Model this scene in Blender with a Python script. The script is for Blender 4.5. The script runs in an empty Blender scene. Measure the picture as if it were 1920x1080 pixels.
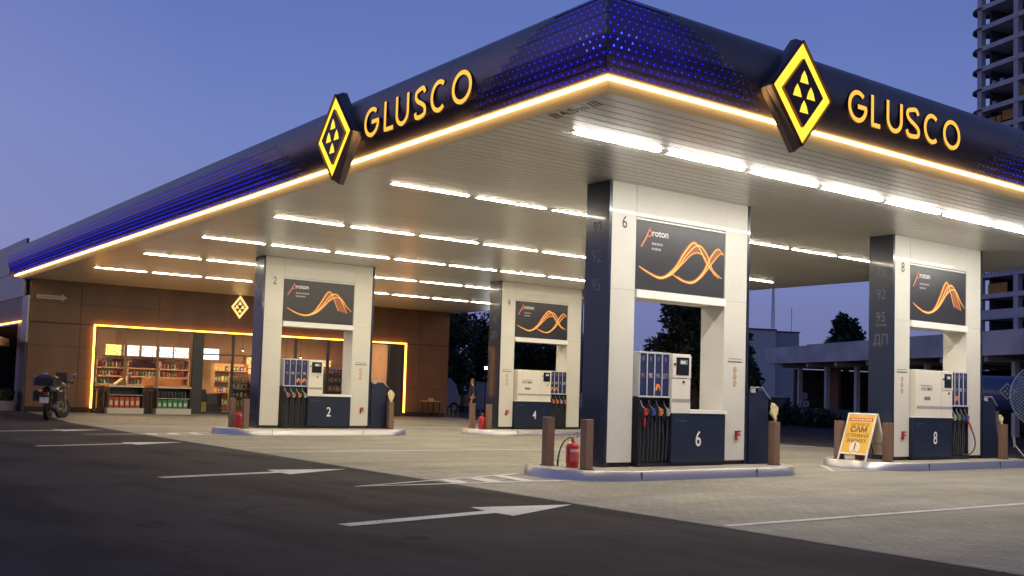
import bpy, math, random
from mathutils import Vector, Matrix, Quaternion
random.seed(7)
S = bpy.context.scene
COL = S.collection
PI = math.pi
R = math.radians

# ------------------------------------------------------------------ camera
cam_d = bpy.data.cameras.new("camera"); cam = bpy.data.objects.new("camera", cam_d); COL.objects.link(cam)
yaw, pitch, roll = .6352, .0615035, -.0301413
fw = Vector((math.sin(yaw)*math.cos(pitch), math.cos(yaw)*math.cos(pitch), math.sin(pitch)))
r0 = Vector((math.cos(yaw), -math.sin(yaw), 0)); d0 = fw.cross(r0)
rr = r0*math.cos(roll) + d0*math.sin(roll); dd = -r0*math.sin(roll) + d0*math.cos(roll)
m = Matrix.Identity(4)
for i in range(3):
    m[i][0] = rr[i]; m[i][1] = -dd[i]; m[i][2] = -fw[i]
m[0][3], m[1][3], m[2][3] = 0, 0, 1.33
cam.matrix_world = m
cam_d.sensor_width = 36; cam_d.lens = 1966.75/1920*36; cam_d.shift_y = (614.95-540)/1920
cam_d.clip_start = .1; cam_d.clip_end = 3000
S.camera = cam

# ------------------------------------------------------------------ world: the dusk sky
W = bpy.data.worlds.new("World"); S.world = W; W.use_nodes = True
nt = W.node_tree; nt.nodes.clear()
wo = nt.nodes.new('ShaderNodeOutputWorld'); bg = nt.nodes.new('ShaderNodeBackground'); nt.links.new(bg.outputs[0], wo.inputs[0])
tc = nt.nodes.new('ShaderNodeTexCoord'); sx = nt.nodes.new('ShaderNodeSeparateXYZ'); nt.links.new(tc.outputs['Generated'], sx.inputs[0])
rp = nt.nodes.new('ShaderNodeValToRGB'); nt.links.new(sx.outputs['Z'], rp.inputs[0])
SKY = [(0.0, (.16,.17,.34)), (.06, (.155,.18,.39)), (.13, (.18,.22,.48)), (.22, (.158,.216,.51)), (.34, (.114,.172,.465)), (.55, (.08,.125,.37)), (1.0, (.04,.065,.22))]
rp.color_ramp.elements[0].position = SKY[0][0]; rp.color_ramp.elements[0].color = SKY[0][1]+(1,)
rp.color_ramp.elements[1].position = 1; rp.color_ramp.elements[1].color = SKY[-1][1]+(1,)
for p, c in SKY[1:-1]:
    e = rp.color_ramp.elements.new(p); e.color = c+(1,)
# the afterglow: a paler lilac towards the north-west
rp2 = nt.nodes.new('ShaderNodeVectorMath'); rp2.operation = 'DOT_PRODUCT'; nt.links.new(tc.outputs['Generated'], rp2.inputs[0])
rp2.inputs[1].default_value = (-.45, .88, -.12)
mr = nt.nodes.new('ShaderNodeMapRange'); nt.links.new(rp2.outputs['Value'], mr.inputs[0])
mr.inputs[1].default_value = .62; mr.inputs[2].default_value = 1.0; mr.inputs[3].default_value = 0; mr.inputs[4].default_value = .6
mx = nt.nodes.new('ShaderNodeMix'); mx.data_type = 'RGBA'
nt.links.new(mr.outputs[0], mx.inputs[0]); nt.links.new(rp.outputs[0], mx.inputs[6]); mx.inputs[7].default_value = (.31,.31,.56,1)
# the physical sky of the same evening lies under it
sky = nt.nodes.new('ShaderNodeTexSky'); sky.sky_type = 'NISHITA'; sky.sun_disc = False
sky.sun_elevation = R(0.5); sky.sun_rotation = R(-25)
ms = nt.nodes.new('ShaderNodeMix'); ms.data_type = 'RGBA'; ms.blend_type = 'ADD'; ms.inputs[0].default_value = .01
nt.links.new(mx.outputs[2], ms.inputs[6]); nt.links.new(sky.outputs[0], ms.inputs[7])
# the eastern half of the sky, behind the camera, is already darker
mr2 = nt.nodes.new('ShaderNodeMapRange'); nt.links.new(rp2.outputs['Value'], mr2.inputs[0])
mr2.inputs[1].default_value = -.75; mr2.inputs[2].default_value = .1; mr2.inputs[3].default_value = .58; mr2.inputs[4].default_value = 1.0
md = nt.nodes.new('ShaderNodeMix'); md.data_type = 'RGBA'; md.blend_type = 'MULTIPLY'; md.inputs[0].default_value = 1
nt.links.new(ms.outputs[2], md.inputs[6]); nt.links.new(mr2.outputs[0], md.inputs[7]); nt.links.new(md.outputs[2], bg.inputs[0]); bg.inputs[1].default_value = .9
S.view_settings.view_transform = 'Standard'; S.view_settings.look = 'None'; S.view_settings.exposure = .18; S.view_settings.gamma = 1
S.cycles.max_bounces = 7; S.cycles.diffuse_bounces = 4; S.cycles.glossy_bounces = 4; S.cycles.transmission_bounces = 6
S.cycles.sample_clamp_indirect = 6; S.cycles.use_denoising = True; S.cycles.caustics_reflective = False; S.cycles.caustics_refractive = False

# ------------------------------------------------------------------ materials
MATS = {}
def mat(name, col=(.5,.5,.5), rough=.6, metal=0, emit=None, es=0, noise=0, nscale=8, bump=0, bscale=60, coat=0, spec=None, col2=None, stretch=None):
    if name in MATS: return MATS[name]
    M = bpy.data.materials.new(name); M.use_nodes = True; n = M.node_tree.nodes; l = M.node_tree.links
    b = n['Principled BSDF']
    b.inputs['Base Color'].default_value = tuple(col)+(1,); b.inputs['Roughness'].default_value = rough; b.inputs['Metallic'].default_value = metal
    if spec is not None: b.inputs['Specular IOR Level'].default_value = spec
    if coat: b.inputs['Coat Weight'].default_value = coat; b.inputs['Coat Roughness'].default_value = .06
    if emit: b.inputs['Emission Color'].default_value = tuple(emit)+(1,); b.inputs['Emission Strength'].default_value = es
    if noise or bump:
        t = n.new('ShaderNodeTexCoord'); mp = n.new('ShaderNodeMapping'); l.new(t.outputs['Object'], mp.inputs[0])
        if stretch: mp.inputs['Scale'].default_value = stretch
    if noise:
        no = n.new('ShaderNodeTexNoise'); no.inputs['Scale'].default_value = nscale; no.inputs['Detail'].default_value = 6; l.new(mp.outputs[0], no.inputs[0])
        r = n.new('ShaderNodeValToRGB'); l.new(no.outputs[0], r.inputs[0])
        c2 = col2 or tuple(c*(1+noise) for c in col)
        r.color_ramp.elements[0].position = .3; r.color_ramp.elements[0].color = tuple(c*(1-noise) for c in col)+(1,)
        r.color_ramp.elements[1].position = .7; r.color_ramp.elements[1].color = tuple(c2)+(1,)
        l.new(r.outputs[0], b.inputs['Base Color'])
    if bump:
        nb = n.new('ShaderNodeTexNoise'); nb.inputs['Scale'].default_value = bscale; nb.inputs['Detail'].default_value = 4; l.new(mp.outputs[0], nb.inputs[0])
        bb = n.new('ShaderNodeBump'); bb.inputs['Strength'].default_value = bump; bb.inputs['Distance'].default_value = .02
        l.new(nb.outputs[0], bb.inputs['Height']); l.new(bb.outputs[0], b.inputs['Normal'])
    MATS[name] = M
    return M
def glow(name, col, s):
    if name in MATS: return MATS[name]
    M = bpy.data.materials.new(name); M.use_nodes = True; n = M.node_tree.nodes; n.clear()
    e = n.new('ShaderNodeEmission'); e.inputs[0].default_value = tuple(col)+(1,); e.inputs[1].default_value = s
    o = n.new('ShaderNodeOutputMaterial'); M.node_tree.links.new(e.outputs[0], o.inputs[0]); MATS[name] = M
    return M

M_white = mat('white_panel', (.67,.645,.57), .36, coat=.12, noise=.05, nscale=1.5)
M_navy = mat('navy_panel', (.013,.020,.042), .26, coat=.4)
M_navy2 = mat('navy_front', (.010,.017,.042), .4)
M_dark = mat('black_plastic', (.012,.012,.014), .45)
M_plinth = mat('dark_plinth', (.02,.019,.018), .6)
M_steel = mat('brushed_steel', (.50,.48,.49), .30, .8, bump=.05, bscale=40, stretch=(1,1,14))
M_chrome = mat('bright_metal', (.75,.75,.75), .18, 1)
M_fascia = mat('fascia_metal', (.27,.21,.20), .36, .6, bump=.04, bscale=1.2, noise=.15, nscale=.8)
M_lip = mat('lip_paint', (.85,.76,.60), .5)
M_lamp = glow('lamp_tube', (1,.88,.68), 126)
M_led = glow('orange_led', (1,.60,.20), 17)
M_led2 = glow('shop_led', (1,.40,.05), 9)
M_yel = glow('yellow_letters', (1,.50,.075), 1.15)
M_yel2 = glow('yellow_sign_light', (1,.62,.05), 1.5)
M_blue = glow('blue_led', (.015,.02,1), 2.6)
M_blue2 = glow('blue_led_bright', (.03,.08,1), 3)
M_text = mat('white_lettering', (.8,.8,.78), .5)
M_textd = mat('dark_lettering', (.05,.05,.055), .5)
M_digit = mat('unlit_digits', (.10,.11,.13), .5)
M_brick = mat('bollard_paint', (.20,.115,.075), .55, noise=.1, nscale=12)
M_red = mat('extinguisher_red', (.42,.015,.015), .3, coat=.5)
M_rubber = mat('rubber', (.012,.012,.013), .55)
M_poster = mat('poster_print', (.034,.033,.038), .35, noise=.12, nscale=1.2)
M_flame = [mat('flame_%d' % i, c, .5, emit=c, es=.35) for i, c in enumerate([(.95,.42,.06), (.85,.22,.03), (.95,.62,.22), (.6,.10,.02)])]
M_concrete = mat('concrete', (.60,.56,.52), .8, noise=.22, nscale=.6, bump=.2, bscale=8)
M_glassd = mat('dark_glass', (.014,.012,.012), .7, 0, spec=.0)
M_wood = mat('light_wood', (.46,.27,.12), .5, noise=.2, nscale=3, stretch=(1,1,12))
M_conc_top = mat('island_top', (.34,.31,.25), .75, noise=.12, nscale=5, bump=.15, bscale=40)

# ------------------------------------------------------------------ mesh builder
_fc = {}
def text_geo(s, bold=0, depth=0, spacing=1.0):
    key = (s, bold, depth, spacing)
    if key not in _fc:
        cu = bpy.data.curves.new('t', 'FONT'); cu.body = s; cu.size = 1; cu.offset = bold; cu.extrude = depth; cu.resolution_u = 3
        cu.space_character = spacing; cu.align_x = 'CENTER'
        o = bpy.data.objects.new('t', cu); COL.objects.link(o)
        dg = bpy.context.evaluated_depsgraph_get(); dg.update()
        me = bpy.data.meshes.new_from_object(o.evaluated_get(dg))
        _fc[key] = ([tuple(v.co) for v in me.vertices], [tuple(p.vertices) for p in me.polygons])
        bpy.data.objects.remove(o); bpy.data.curves.remove(cu); bpy.data.meshes.remove(me)
    return _fc[key]
class MB:
    def __init__(s): s.v = []; s.f = []; s.mi = []; s.cur = 0
    def add(s, vs, fs, mi=None):
        k = len(s.v); s.v += [tuple(v) for v in vs]
        for f in fs: s.f.append(tuple(i+k for i in f)); s.mi.append(s.cur if mi is None else mi)
        return s
    def box(s, x0, x1, y0, y1, z0, z1, mi=None):
        return s.add([(x0,y0,z0),(x1,y0,z0),(x1,y1,z0),(x0,y1,z0),(x0,y0,z1),(x1,y0,z1),(x1,y1,z1),(x0,y1,z1)],
                     [(0,3,2,1),(4,5,6,7),(0,1,5,4),(1,2,6,5),(2,3,7,6),(3,0,4,7)], mi)
    def cbox(s, x0, x1, y0, y1, z0, z1, c=.01, mi=None):
        """a box with its upright and upper edges cut back by c"""
        P = lambda x0,x1,y0,y1,z: [(x0+c,y0,z),(x1-c,y0,z),(x1,y0+c,z),(x1,y1-c,z),(x1-c,y1,z),(x0+c,y1,z),(x0,y1-c,z),(x0,y0+c,z)]
        v = P(x0,x1,y0,y1,z0) + P(x0,x1,y0,y1,z1-c) + P(x0+c,x1-c,y0+c,y1-c,z1)
        f = [tuple(range(7,-1,-1)), tuple(range(16,24))]
        for r in (0, 8):
            for i in range(8): f.append((r+i, r+(i+1)%8, r+8+(i+1)%8, r+8+i))
        return s.add(v, f, mi)
    def obox(s, c, h, M3, mi=None):
        c = Vector(c); vs = []
        for z in (-1,1):
            for x, y in ((-1,-1),(1,-1),(1,1),(-1,1)): vs.append(c + M3 @ Vector((x*h[0], y*h[1], z*h[2])))
        return s.add(vs, [(0,3,2,1),(4,5,6,7),(0,1,5,4),(1,2,6,5),(2,3,7,6),(3,0,4,7)], mi)
    def prism(s, poly, fn, w0, w1, mi=None):
        """poly (u,v) swept along w, fn(u,v,w) -> xyz"""
        n = len(poly); vs = [fn(u,v,w0) for u,v in poly] + [fn(u,v,w1) for u,v in poly]
        return s.add(vs, [tuple(range(n))[::-1], tuple(range(n,2*n))] + [(i,(i+1)%n,n+(i+1)%n,n+i) for i in range(n)], mi)
    def ring(s, outer, inner, fn, w0, w1, mi=None):
        n = len(outer); vs = []
        for P, w in ((outer,w0),(inner,w0),(outer,w1),(inner,w1)): vs += [fn(u,v,w) for u,v in P]
        f = []
        for i in range(n):
            j = (i+1) % n
            f += [(i,j,n+j,n+i), (2*n+i,3*n+i,3*n+j,2*n+j), (i,2*n+i,2*n+j,j), (n+i,n+j,3*n+j,3*n+i)]
        return s.add(vs, f, mi)
    def cyl(s, p0, p1, r0, r1=None, n=12, mi=None, cap=True):
        r1 = r0 if r1 is None else r1; p0 = Vector(p0); p1 = Vector(p1); d = (p1-p0).normalized()
        a = d.orthogonal().normalized(); b = d.cross(a); vs = []
        for p, r in ((p0,r0),(p1,r1)):
            for i in range(n): t = 2*PI*i/n; vs.append(p + (a*math.cos(t)+b*math.sin(t))*r)
        f = [(i,(i+1)%n,n+(i+1)%n,n+i) for i in range(n)]
        if cap: f += [tuple(range(n))[::-1], tuple(range(n,2*n))]
        return s.add(vs, f, mi)
    def tube(s, pts, r, n=8, mi=None, smooth=0):
        pts = [Vector(p) for p in pts]
        for _ in range(smooth):
            q = [pts[0]]
            for a, b in zip(pts, pts[1:]): q += [a*.75+b*.25, a*.25+b*.75]
            pts = q + [pts[-1]]
        rs = r if isinstance(r, (list, tuple)) else [r]*len(pts)
        if len(rs) != len(pts): rs = [rs[0] + (rs[-1]-rs[0])*i/(len(pts)-1) for i in range(len(pts))]
        vs = []; d = (pts[1]-pts[0]).normalized(); a = d.orthogonal().normalized()
        for i, p in enumerate(pts):
            d = (pts[min(i+1,len(pts)-1)]-pts[max(i-1,0)]).normalized()
            a = (a - d*a.dot(d)).normalized(); b = d.cross(a)
            for k in range(n): t = 2*PI*k/n; vs.append(p+(a*math.cos(t)+b*math.sin(t))*rs[i])
        f = []
        for i in range(len(pts)-1):
            for k in range(n): f.append((i*n+k, i*n+(k+1)%n, (i+1)*n+(k+1)%n, (i+1)*n+k))
        f += [tuple(range(n))[::-1], tuple(range((len(pts)-1)*n, len(pts)*n))]
        return s.add(vs, f, mi)
    def lathe(s, prof, c=(0,0,0), n=16, mi=None, ax='z'):
        vs = []
        for r, z in prof:
            for k in range(n):
                t = 2*PI*k/n; p = (r*math.cos(t), r*math.sin(t), z)
                if ax == 'x': p = (p[2], p[0], p[1])
                if ax == 'y': p = (p[0], p[2], p[1])
                vs.append((c[0]+p[0], c[1]+p[1], c[2]+p[2]))
        f = []
        for i in range(len(prof)-1):
            for k in range(n): f.append((i*n+k, i*n+(k+1)%n, (i+1)*n+(k+1)%n, (i+1)*n+k))
        f += [tuple(range(n))[::-1], tuple(range((len(prof)-1)*n, len(prof)*n))]
        return s.add(vs, f, mi)
    def ribbon(s, pts, w, fn, d0=0, d1=None, mi=None, closed=False):
        """flat stroke of width w along (u,v) points; with depth d0..d1"""
        n = len(pts); L = []; Rr = []
        for i, p in enumerate(pts):
            a = pts[(i-1) % n] if (closed or i) else pts[0]; b = pts[(i+1) % n] if (closed or i < n-1) else pts[-1]
            dx, dy = b[0]-a[0], b[1]-a[1]; q = math.hypot(dx, dy) or 1; ww = w[i] if isinstance(w, (list,tuple)) else w
            L.append((p[0]-dy/q*ww/2, p[1]+dx/q*ww/2)); Rr.append((p[0]+dy/q*ww/2, p[1]-dx/q*ww/2))
        m_ = n if closed else n-1
        if d1 is None:
            vs = [fn(u,v,d0) for u,v in L] + [fn(u,v,d0) for u,v in Rr]
            return s.add(vs, [(i, n+i, n+(i+1)%n, (i+1)%n) for i in range(m_)], mi)
        vs = []
        for P, w_ in ((L,d0),(Rr,d0),(L,d1),(Rr,d1)): vs += [fn(u,v,w_) for u,v in P]
        f = []
        for i in range(m_):
            j = (i+1) % n
            f += [(i,j,n+j,n+i), (2*n+i,3*n+i,3*n+j,2*n+j), (i,2*n+i,2*n+j,j), (n+i,n+j,3*n+j,3*n+i)]
        if not closed: f += [(0,n,3*n,2*n), (n-1,3*n-1,4*n-1,2*n-1)]
        return s.add(vs, f, mi)
    def text(s, t, u, v, size, fn, w=.004, bold=0, mi=None, depth=0, spacing=1.0, squash=1):
        vs, fs = text_geo(t, bold, depth, spacing)
        return s.add([fn(u+x*size*squash, v+y*size, w+z*size) for x, y, z in vs], fs, mi)
    def build(s, name, mats, parent=None, smooth=False, world=False, label=None, loc=None, rz=0):
        v = s.v
        if loc is not None and world: v = [(a-loc[0], b-loc[1], c-loc[2]) for a,b,c in v]
        elif world and parent is not None:
            q = Vector((0,0,0)); pp = parent
            while pp: q += pp.location; pp = pp.parent
            v = [(a-q[0], b-q[1], c-q[2]) for a,b,c in v]
        me = bpy.data.meshes.new(name); me.from_pydata(v, [], s.f)
        for m_ in (mats if isinstance(mats, (list,tuple)) else [mats]): me.materials.append(m_)
        me.polygons.foreach_set('material_index', s.mi)
        if smooth: me.polygons.foreach_set('use_smooth', [True]*len(s.f))
        me.update()
        o = bpy.data.objects.new(name, me); COL.objects.link(o)
        if parent: o.parent = parent
        if loc is not None: o.location = loc
        if rz: o.rotation_euler.z = rz
        if label: o['label'] = label
        if smooth: smooth_by_angle(o)
        return o
def smooth_by_angle(o, ang=40):
    me = o.data; bm_angle = R(ang)
    import bmesh
    b = bmesh.new(); b.from_mesh(me); bmesh.ops.recalc_face_normals(b, faces=b.faces)
    for e in b.edges:
        if len(e.link_faces) == 2 and e.calc_face_angle(0) > bm_angle: e.smooth = False
    b.to_mesh(me); b.free()
def recalc(o):
    import bmesh
    b = bmesh.new(); b.from_mesh(o.data); bmesh.ops.recalc_face_normals(b, faces=b.faces); b.to_mesh(o.data); b.free()
    return o
def tag(o, label=None, cat=None, group=None, kind=None):
    if label: o['label'] = label
    if cat: o['category'] = cat
    if group: o['group'] = group
    if kind: o['kind'] = kind
    return o
def thing(name, label, cat, loc=(0,0,0), rz=0, group=None):
    o = bpy.data.objects.new(name, None); COL.objects.link(o); o.empty_display_size = .2
    o.location = loc; o.rotation_euler.z = rz
    return tag(o, label, cat, group)
def copy_tree(o, parent=None):
    c = o.copy(); COL.objects.link(c); c.parent = parent
    for ch in KIDS(o): copy_tree(ch, c)
    return c
def KIDS(o): return list(o.children)
def dup(o, loc, rz, label):
    c = copy_tree(o); c.location = loc; c.rotation_euler.z = rz; c['label'] = label
    return c
FRONT = lambda x0, y0, z0=0: (lambda u, v, w=0: (x0+u, y0-w, z0+v))       # plane that faces -Y
SIDE = lambda x0, y0, z0=0: (lambda u, v, w=0: (x0-w, y0-u, z0+v))        # plane that faces -X
BACK = lambda x0, y0, z0=0: (lambda u, v, w=0: (x0-u, y0+w, z0+v))        # plane that faces +Y
UP = lambda x0, y0, z0=0: (lambda u, v, w=0: (x0+u, y0+v, z0+w))

# ================================================================== GROUND
def gz(x, y):
    """paving climbs slightly to the shop"""
    t = min(1, max(0, (y-33)/7)); return .13*t*t*(3-2*t)
def ground_mat(name, c1, c2, rough, scale, brick=False, bump=.3, patch=.12, sp=.5):
    M = bpy.data.materials.new(name); M.use_nodes = True; n = M.node_tree.nodes; l = M.node_tree.links; b = n['Principled BSDF']
    b.inputs['Roughness'].default_value = rough; b.inputs['Specular IOR Level'].default_value = sp
    t = n.new('ShaderNodeTexCoord'); nz = n.new('ShaderNodeTexNoise'); nz.inputs['Scale'].default_value = .35; nz.inputs['Detail'].default_value = 8; nz.inputs['Roughness'].default_value = .65
    l.new(t.outputs['Object'], nz.inputs[0])
    r = n.new('ShaderNodeValToRGB'); l.new(nz.outputs[0], r.inputs[0])
    r.color_ramp.elements[0].position = .32; r.color_ramp.elements[0].color = tuple(c*(1-patch) for c in c1)+(1,)
    r.color_ramp.elements[1].position = .68; r.color_ramp.elements[1].color = tuple(c*(1+patch) for c in c2)+(1,)
    fine = n.new('ShaderNodeTexNoise'); fine.inputs['Scale'].default_value = scale; fine.inputs['Detail'].default_value = 3; l.new(t.outputs['Object'], fine.inputs[0])
    mf = n.new('ShaderNodeMapRange'); l.new(fine.outputs[0], mf.inputs[0]); mf.inputs[1].default_value = .25; mf.inputs[2].default_value = .75; mf.inputs[3].default_value = .72; mf.inputs[4].default_value = 1.28
    mm = n.new('ShaderNodeMix'); mm.data_type = 'RGBA'; mm.blend_type = 'MULTIPLY'; mm.inputs[0].default_value = 1
    l.new(r.outputs[0], mm.inputs[6]); l.new(mf.outputs[0], mm.inputs[7]); out = mm.outputs[2]; hsrc = fine.outputs[0]
    if brick:
        bt = n.new('ShaderNodeTexBrick'); mp = n.new('ShaderNodeMapping'); l.new(t.outputs['Object'], mp.inputs[0]); l.new(mp.outputs[0], bt.inputs[0])
        mp.inputs['Rotation'].default_value = (0,0,R(90))
        bt.inputs['Scale'].default_value = 1; bt.inputs['Brick Width'].default_value = .2; bt.inputs['Row Height'].default_value = .1; bt.inputs['Mortar Size'].default_value = .006
        bt.inputs['Color1'].default_value = (1,1,1,1); bt.inputs['Color2'].default_value = (.74,.74,.74,1); bt.inputs['Mortar'].default_value = (.42,.4,.38,1); bt.inputs['Bias'].default_value = .1
        m2 = n.new('ShaderNodeMix'); m2.data_type = 'RGBA'; m2.blend_type = 'MULTIPLY'; m2.inputs[0].default_value = .85
        l.new(out, m2.inputs[6]); l.new(bt.outputs[0], m2.inputs[7]); out = m2.outputs[2]
        # darker drips and tyre paths
        st = n.new('ShaderNodeTexNoise'); st.inputs['Scale'].default_value = 1.3; st.inputs['Detail'].default_value = 5
        mp2 = n.new('ShaderNodeMapping'); mp2.inputs['Scale'].default_value = (.25,1,1); l.new(t.outputs['Object'], mp2.inputs[0]); l.new(mp2.outputs[0], st.inputs[0])
        mr_ = n.new('ShaderNodeMapRange'); l.new(st.outputs[0], mr_.inputs[0]); mr_.inputs[1].default_value = .35; mr_.inputs[2].default_value = .62; mr_.inputs[3].default_value = .8; mr_.inputs[4].default_value = 1.05
        m3 = n.new('ShaderNodeMix'); m3.data_type = 'RGBA'; m3.blend_type = 'MULTIPLY'; m3.inputs[0].default_value = 1
        l.new(out, m3.inputs[6]); l.new(mr_.outputs[0], m3.inputs[7]); out = m3.outputs[2]
    if not brick and name == 'asphalt':     # repair patches, fine cracks and oil
        ck = n.new('ShaderNodeTexVoronoi'); ck.feature = 'DISTANCE_TO_EDGE'; ck.inputs['Scale'].default_value = .22; wn = n.new('ShaderNodeTexNoise'); wn.inputs['Scale'].default_value = 1.6; wn.inputs['Detail'].default_value = 6
        l.new(t.outputs['Object'], wn.inputs[0]); av = n.new('ShaderNodeVectorMath'); av.operation = 'MULTIPLY_ADD'; av.inputs[1].default_value = (1.6,1.6,0); l.new(wn.outputs['Color'], av.inputs[0]); l.new(t.outputs['Object'], av.inputs[2]); l.new(av.outputs[0], ck.inputs[0])
        cm = n.new('ShaderNodeMapRange'); l.new(ck.outputs['Distance'], cm.inputs[0]); cm.inputs[1].default_value = .0; cm.inputs[2].default_value = .006; cm.inputs[3].default_value = .55; cm.inputs[4].default_value = 1
        o2 = n.new('ShaderNodeTexNoise'); o2.inputs['Scale'].default_value = .8; o2.inputs['Detail'].default_value = 3; mo = n.new('ShaderNodeMapping'); mo.inputs['Scale'].default_value = (1.2,.35,1); l.new(t.outputs['Object'], mo.inputs[0]); l.new(mo.outputs[0], o2.inputs[0])
        om = n.new('ShaderNodeMapRange'); l.new(o2.outputs[0], om.inputs[0]); om.inputs[1].default_value = .33; om.inputs[2].default_value = .50; om.inputs[3].default_value = .55; om.inputs[4].default_value = 1.12
        for src in (cm, om):
            mq = n.new('ShaderNodeMix'); mq.data_type = 'RGBA'; mq.blend_type = 'MULTIPLY'; mq.inputs[0].default_value = 1; l.new(out, mq.inputs[6]); l.new(src.outputs[0], mq.inputs[7]); out = mq.outputs[2]
    l.new(out, b.inputs['Base Color'])
    bb = n.new('ShaderNodeBump'); bb.inputs['Strength'].default_value = bump; bb.inputs['Distance'].default_value = .01; l.new(hsrc, bb.inputs['Height']); l.new(bb.outputs[0], b.inputs['Normal'])
    return M
M_asph = ground_mat('asphalt', (.033,.028,.029), (.047,.041,.040), .9, 55, bump=.6, patch=.22, sp=.15)
M_pave = ground_mat('block_paving', (.255,.235,.19), (.305,.28,.225), .75, 30, brick=True, bump=.3)
M_earth = ground_mat('far_ground', (.05,.05,.045), (.065,.06,.055), .9, 3)
M_mark = bpy.data.materials.new('road_paint'); M_mark.use_nodes = True
n = M_mark.node_tree.nodes; l = M_mark.node_tree.links; b_ = n['Principled BSDF']; b_.inputs['Roughness'].default_value = .65
t_ = n.new('ShaderNodeTexCoord'); n1 = n.new('ShaderNodeTexNoise'); n1.inputs['Scale'].default_value = 38; n1.inputs['Detail'].default_value = 8; n1.inputs['Roughness'].default_value = .8; l.new(t_.outputs['Object'], n1.inputs[0])
n2 = n.new('ShaderNodeTexNoise'); n2.inputs['Scale'].default_value = 2.2; n2.inputs['Detail'].default_value = 4; l.new(t_.outputs['Object'], n2.inputs[0])
ad_ = n.new('ShaderNodeMath'); ad_.operation = 'MULTIPLY_ADD'; ad_.inputs[1].default_value = .55; l.new(n2.outputs[0], ad_.inputs[0]); l.new(n1.outputs[0], ad_.inputs[2])
r_ = n.new('ShaderNodeValToRGB'); l.new(ad_.outputs[0], r_.inputs[0]); r_.color_ramp.elements[0].position = .60; r_.color_ramp.elements[0].color = (.11,.10,.095,1); r_.color_ramp.elements[1].position = .73; r_.color_ramp.elements[1].color = (.58,.57,.55,1)
l.new(r_.outputs[0], b_.inputs['Base Color'])

def grid(name, x0, x1, y0, y1, z, M, nx=1, ny=1, follow=True):
    b = MB(); vs = []
    for j in range(ny+1):
        for i in range(nx+1):
            x = x0+(x1-x0)*i/nx; y = y0+(y1-y0)*j/ny; vs.append((x, y, z+(gz(x,y) if follow else 0)))
    b.add(vs, [(j*(nx+1)+i, j*(nx+1)+i+1, (j+1)*(nx+1)+i+1, (j+1)*(nx+1)+i) for j in range(ny) for i in range(nx)])
    return tag(b.build(name, M), kind='structure')
tag(grid('ground', -900, 900, -600, 1200, -.02, M_earth, follow=False))
grid('asphalt_road', -60, 8.28, -30, 60, 0, M_asph, 1, 90)
grid('side_road', 26.0, 60, -30, 60, 0, M_asph, 1, 90)
grid('pavement', 8.36, 26.0, -12, 60, .002, M_pave, 1, 90)
b = MB()
for i in range(0, 52):     # flush edging stones, one metre each
    y0 = -11.5+i; b.box(8.285, 8.355, y0, y0+.985, -.01, .006)
tag(b.build('edging_kerb', mat('edging_stone', (.13,.12,.115), .8, noise=.2, nscale=6)), kind='structure')
# painted lane lines on the paving
for y in (7.55, 19.72, 31.6):
    grid('lane_marking', 8.42, 25.8, y-.055, y+.055, .008, M_mark)
# hatched noses before the islands
def nose(x, y, flip=1, L=3.25):
    b = MB(); xt = x-L; z = .010; y1, y0 = y+.62, y-.62
    q = lambda a, b_, c, d: b.add([(p[0],p[1],z) for p in (a,b_,c,d)], [(0,1,2,3)])
    yt = y-.55
    q((xt,yt-.02),(x+.15,y0-.02-.1),(x+.15,y0+.12-.1),(xt+.1,yt+.03)); q((xt,yt),(xt+.12,yt-.0),(x+.1,y1-.06),(x+.1,y1+.08))
    # three broad slanting bars
    for k, t in ((.45,.2),(.62,.2),(.8,.16)):
        xa = xt+L*k; ya0 = yt+(y0-yt)*k; ya1 = yt+(y1-yt)*k; w = L*t*.4
        q((xa,ya0),(xa+w,ya0),(xa+w+.12,ya1),(xa+.12,ya1))
    o = b.build('lane_marking', M_mark); recalc(o); tag(o, kind='structure')
nose(10.3, 13.2, L=3.55); nose(10.3, 27.2, L=3.5); nose(18.25, 13.2, L=1.2)
# straight-ahead arrows on the asphalt
def arrow(tail, tip):
    T = Vector(tail); P = Vector(tip); d = (P-T); L = d.length; d.normalize(); n = Vector((-d.y, d.x))
    pts = [(0,-.10),(L*.585,-.10),(L*.575,-.40),(L,0),(L*.63,.44),(L*.60,.11),(0,.10)]
    b = MB(); vs = [(T.x+d.x*u+n.x*v, T.y+d.y*u+n.y*v, .006+gz(0, T.y)) for u, v in pts]
    b.add(vs, [(0,1,5,6),(1,2,3,5),(3,4,5)])
    tag(b.build('road_arrow_marking', M_mark), kind='structure')
for a in (((4.80,9.16),(8.20,9.80)), ((4.83,14.69),(8.1,15.43)), ((4.83,22.12),(8.15,23.3)), ((4.9,28.2),(8.05,29.25))): arrow(*a)
# drain cover / dark patch in the asphalt
b = MB(); pp_ = [(5.0+.13*(1+.3*math.sin(k*2.3))*math.cos(k*PI/8), 8.15+.10*(1+.3*math.cos(k*1.7))*math.sin(k*PI/8), .004) for k in range(16)]; b.add(pp_, [tuple(range(16))]); tag(b.build('tar_patch_marking', mat('tar_patch', (.010,.009,.009), .8, spec=.1)), kind='structure')

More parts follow.
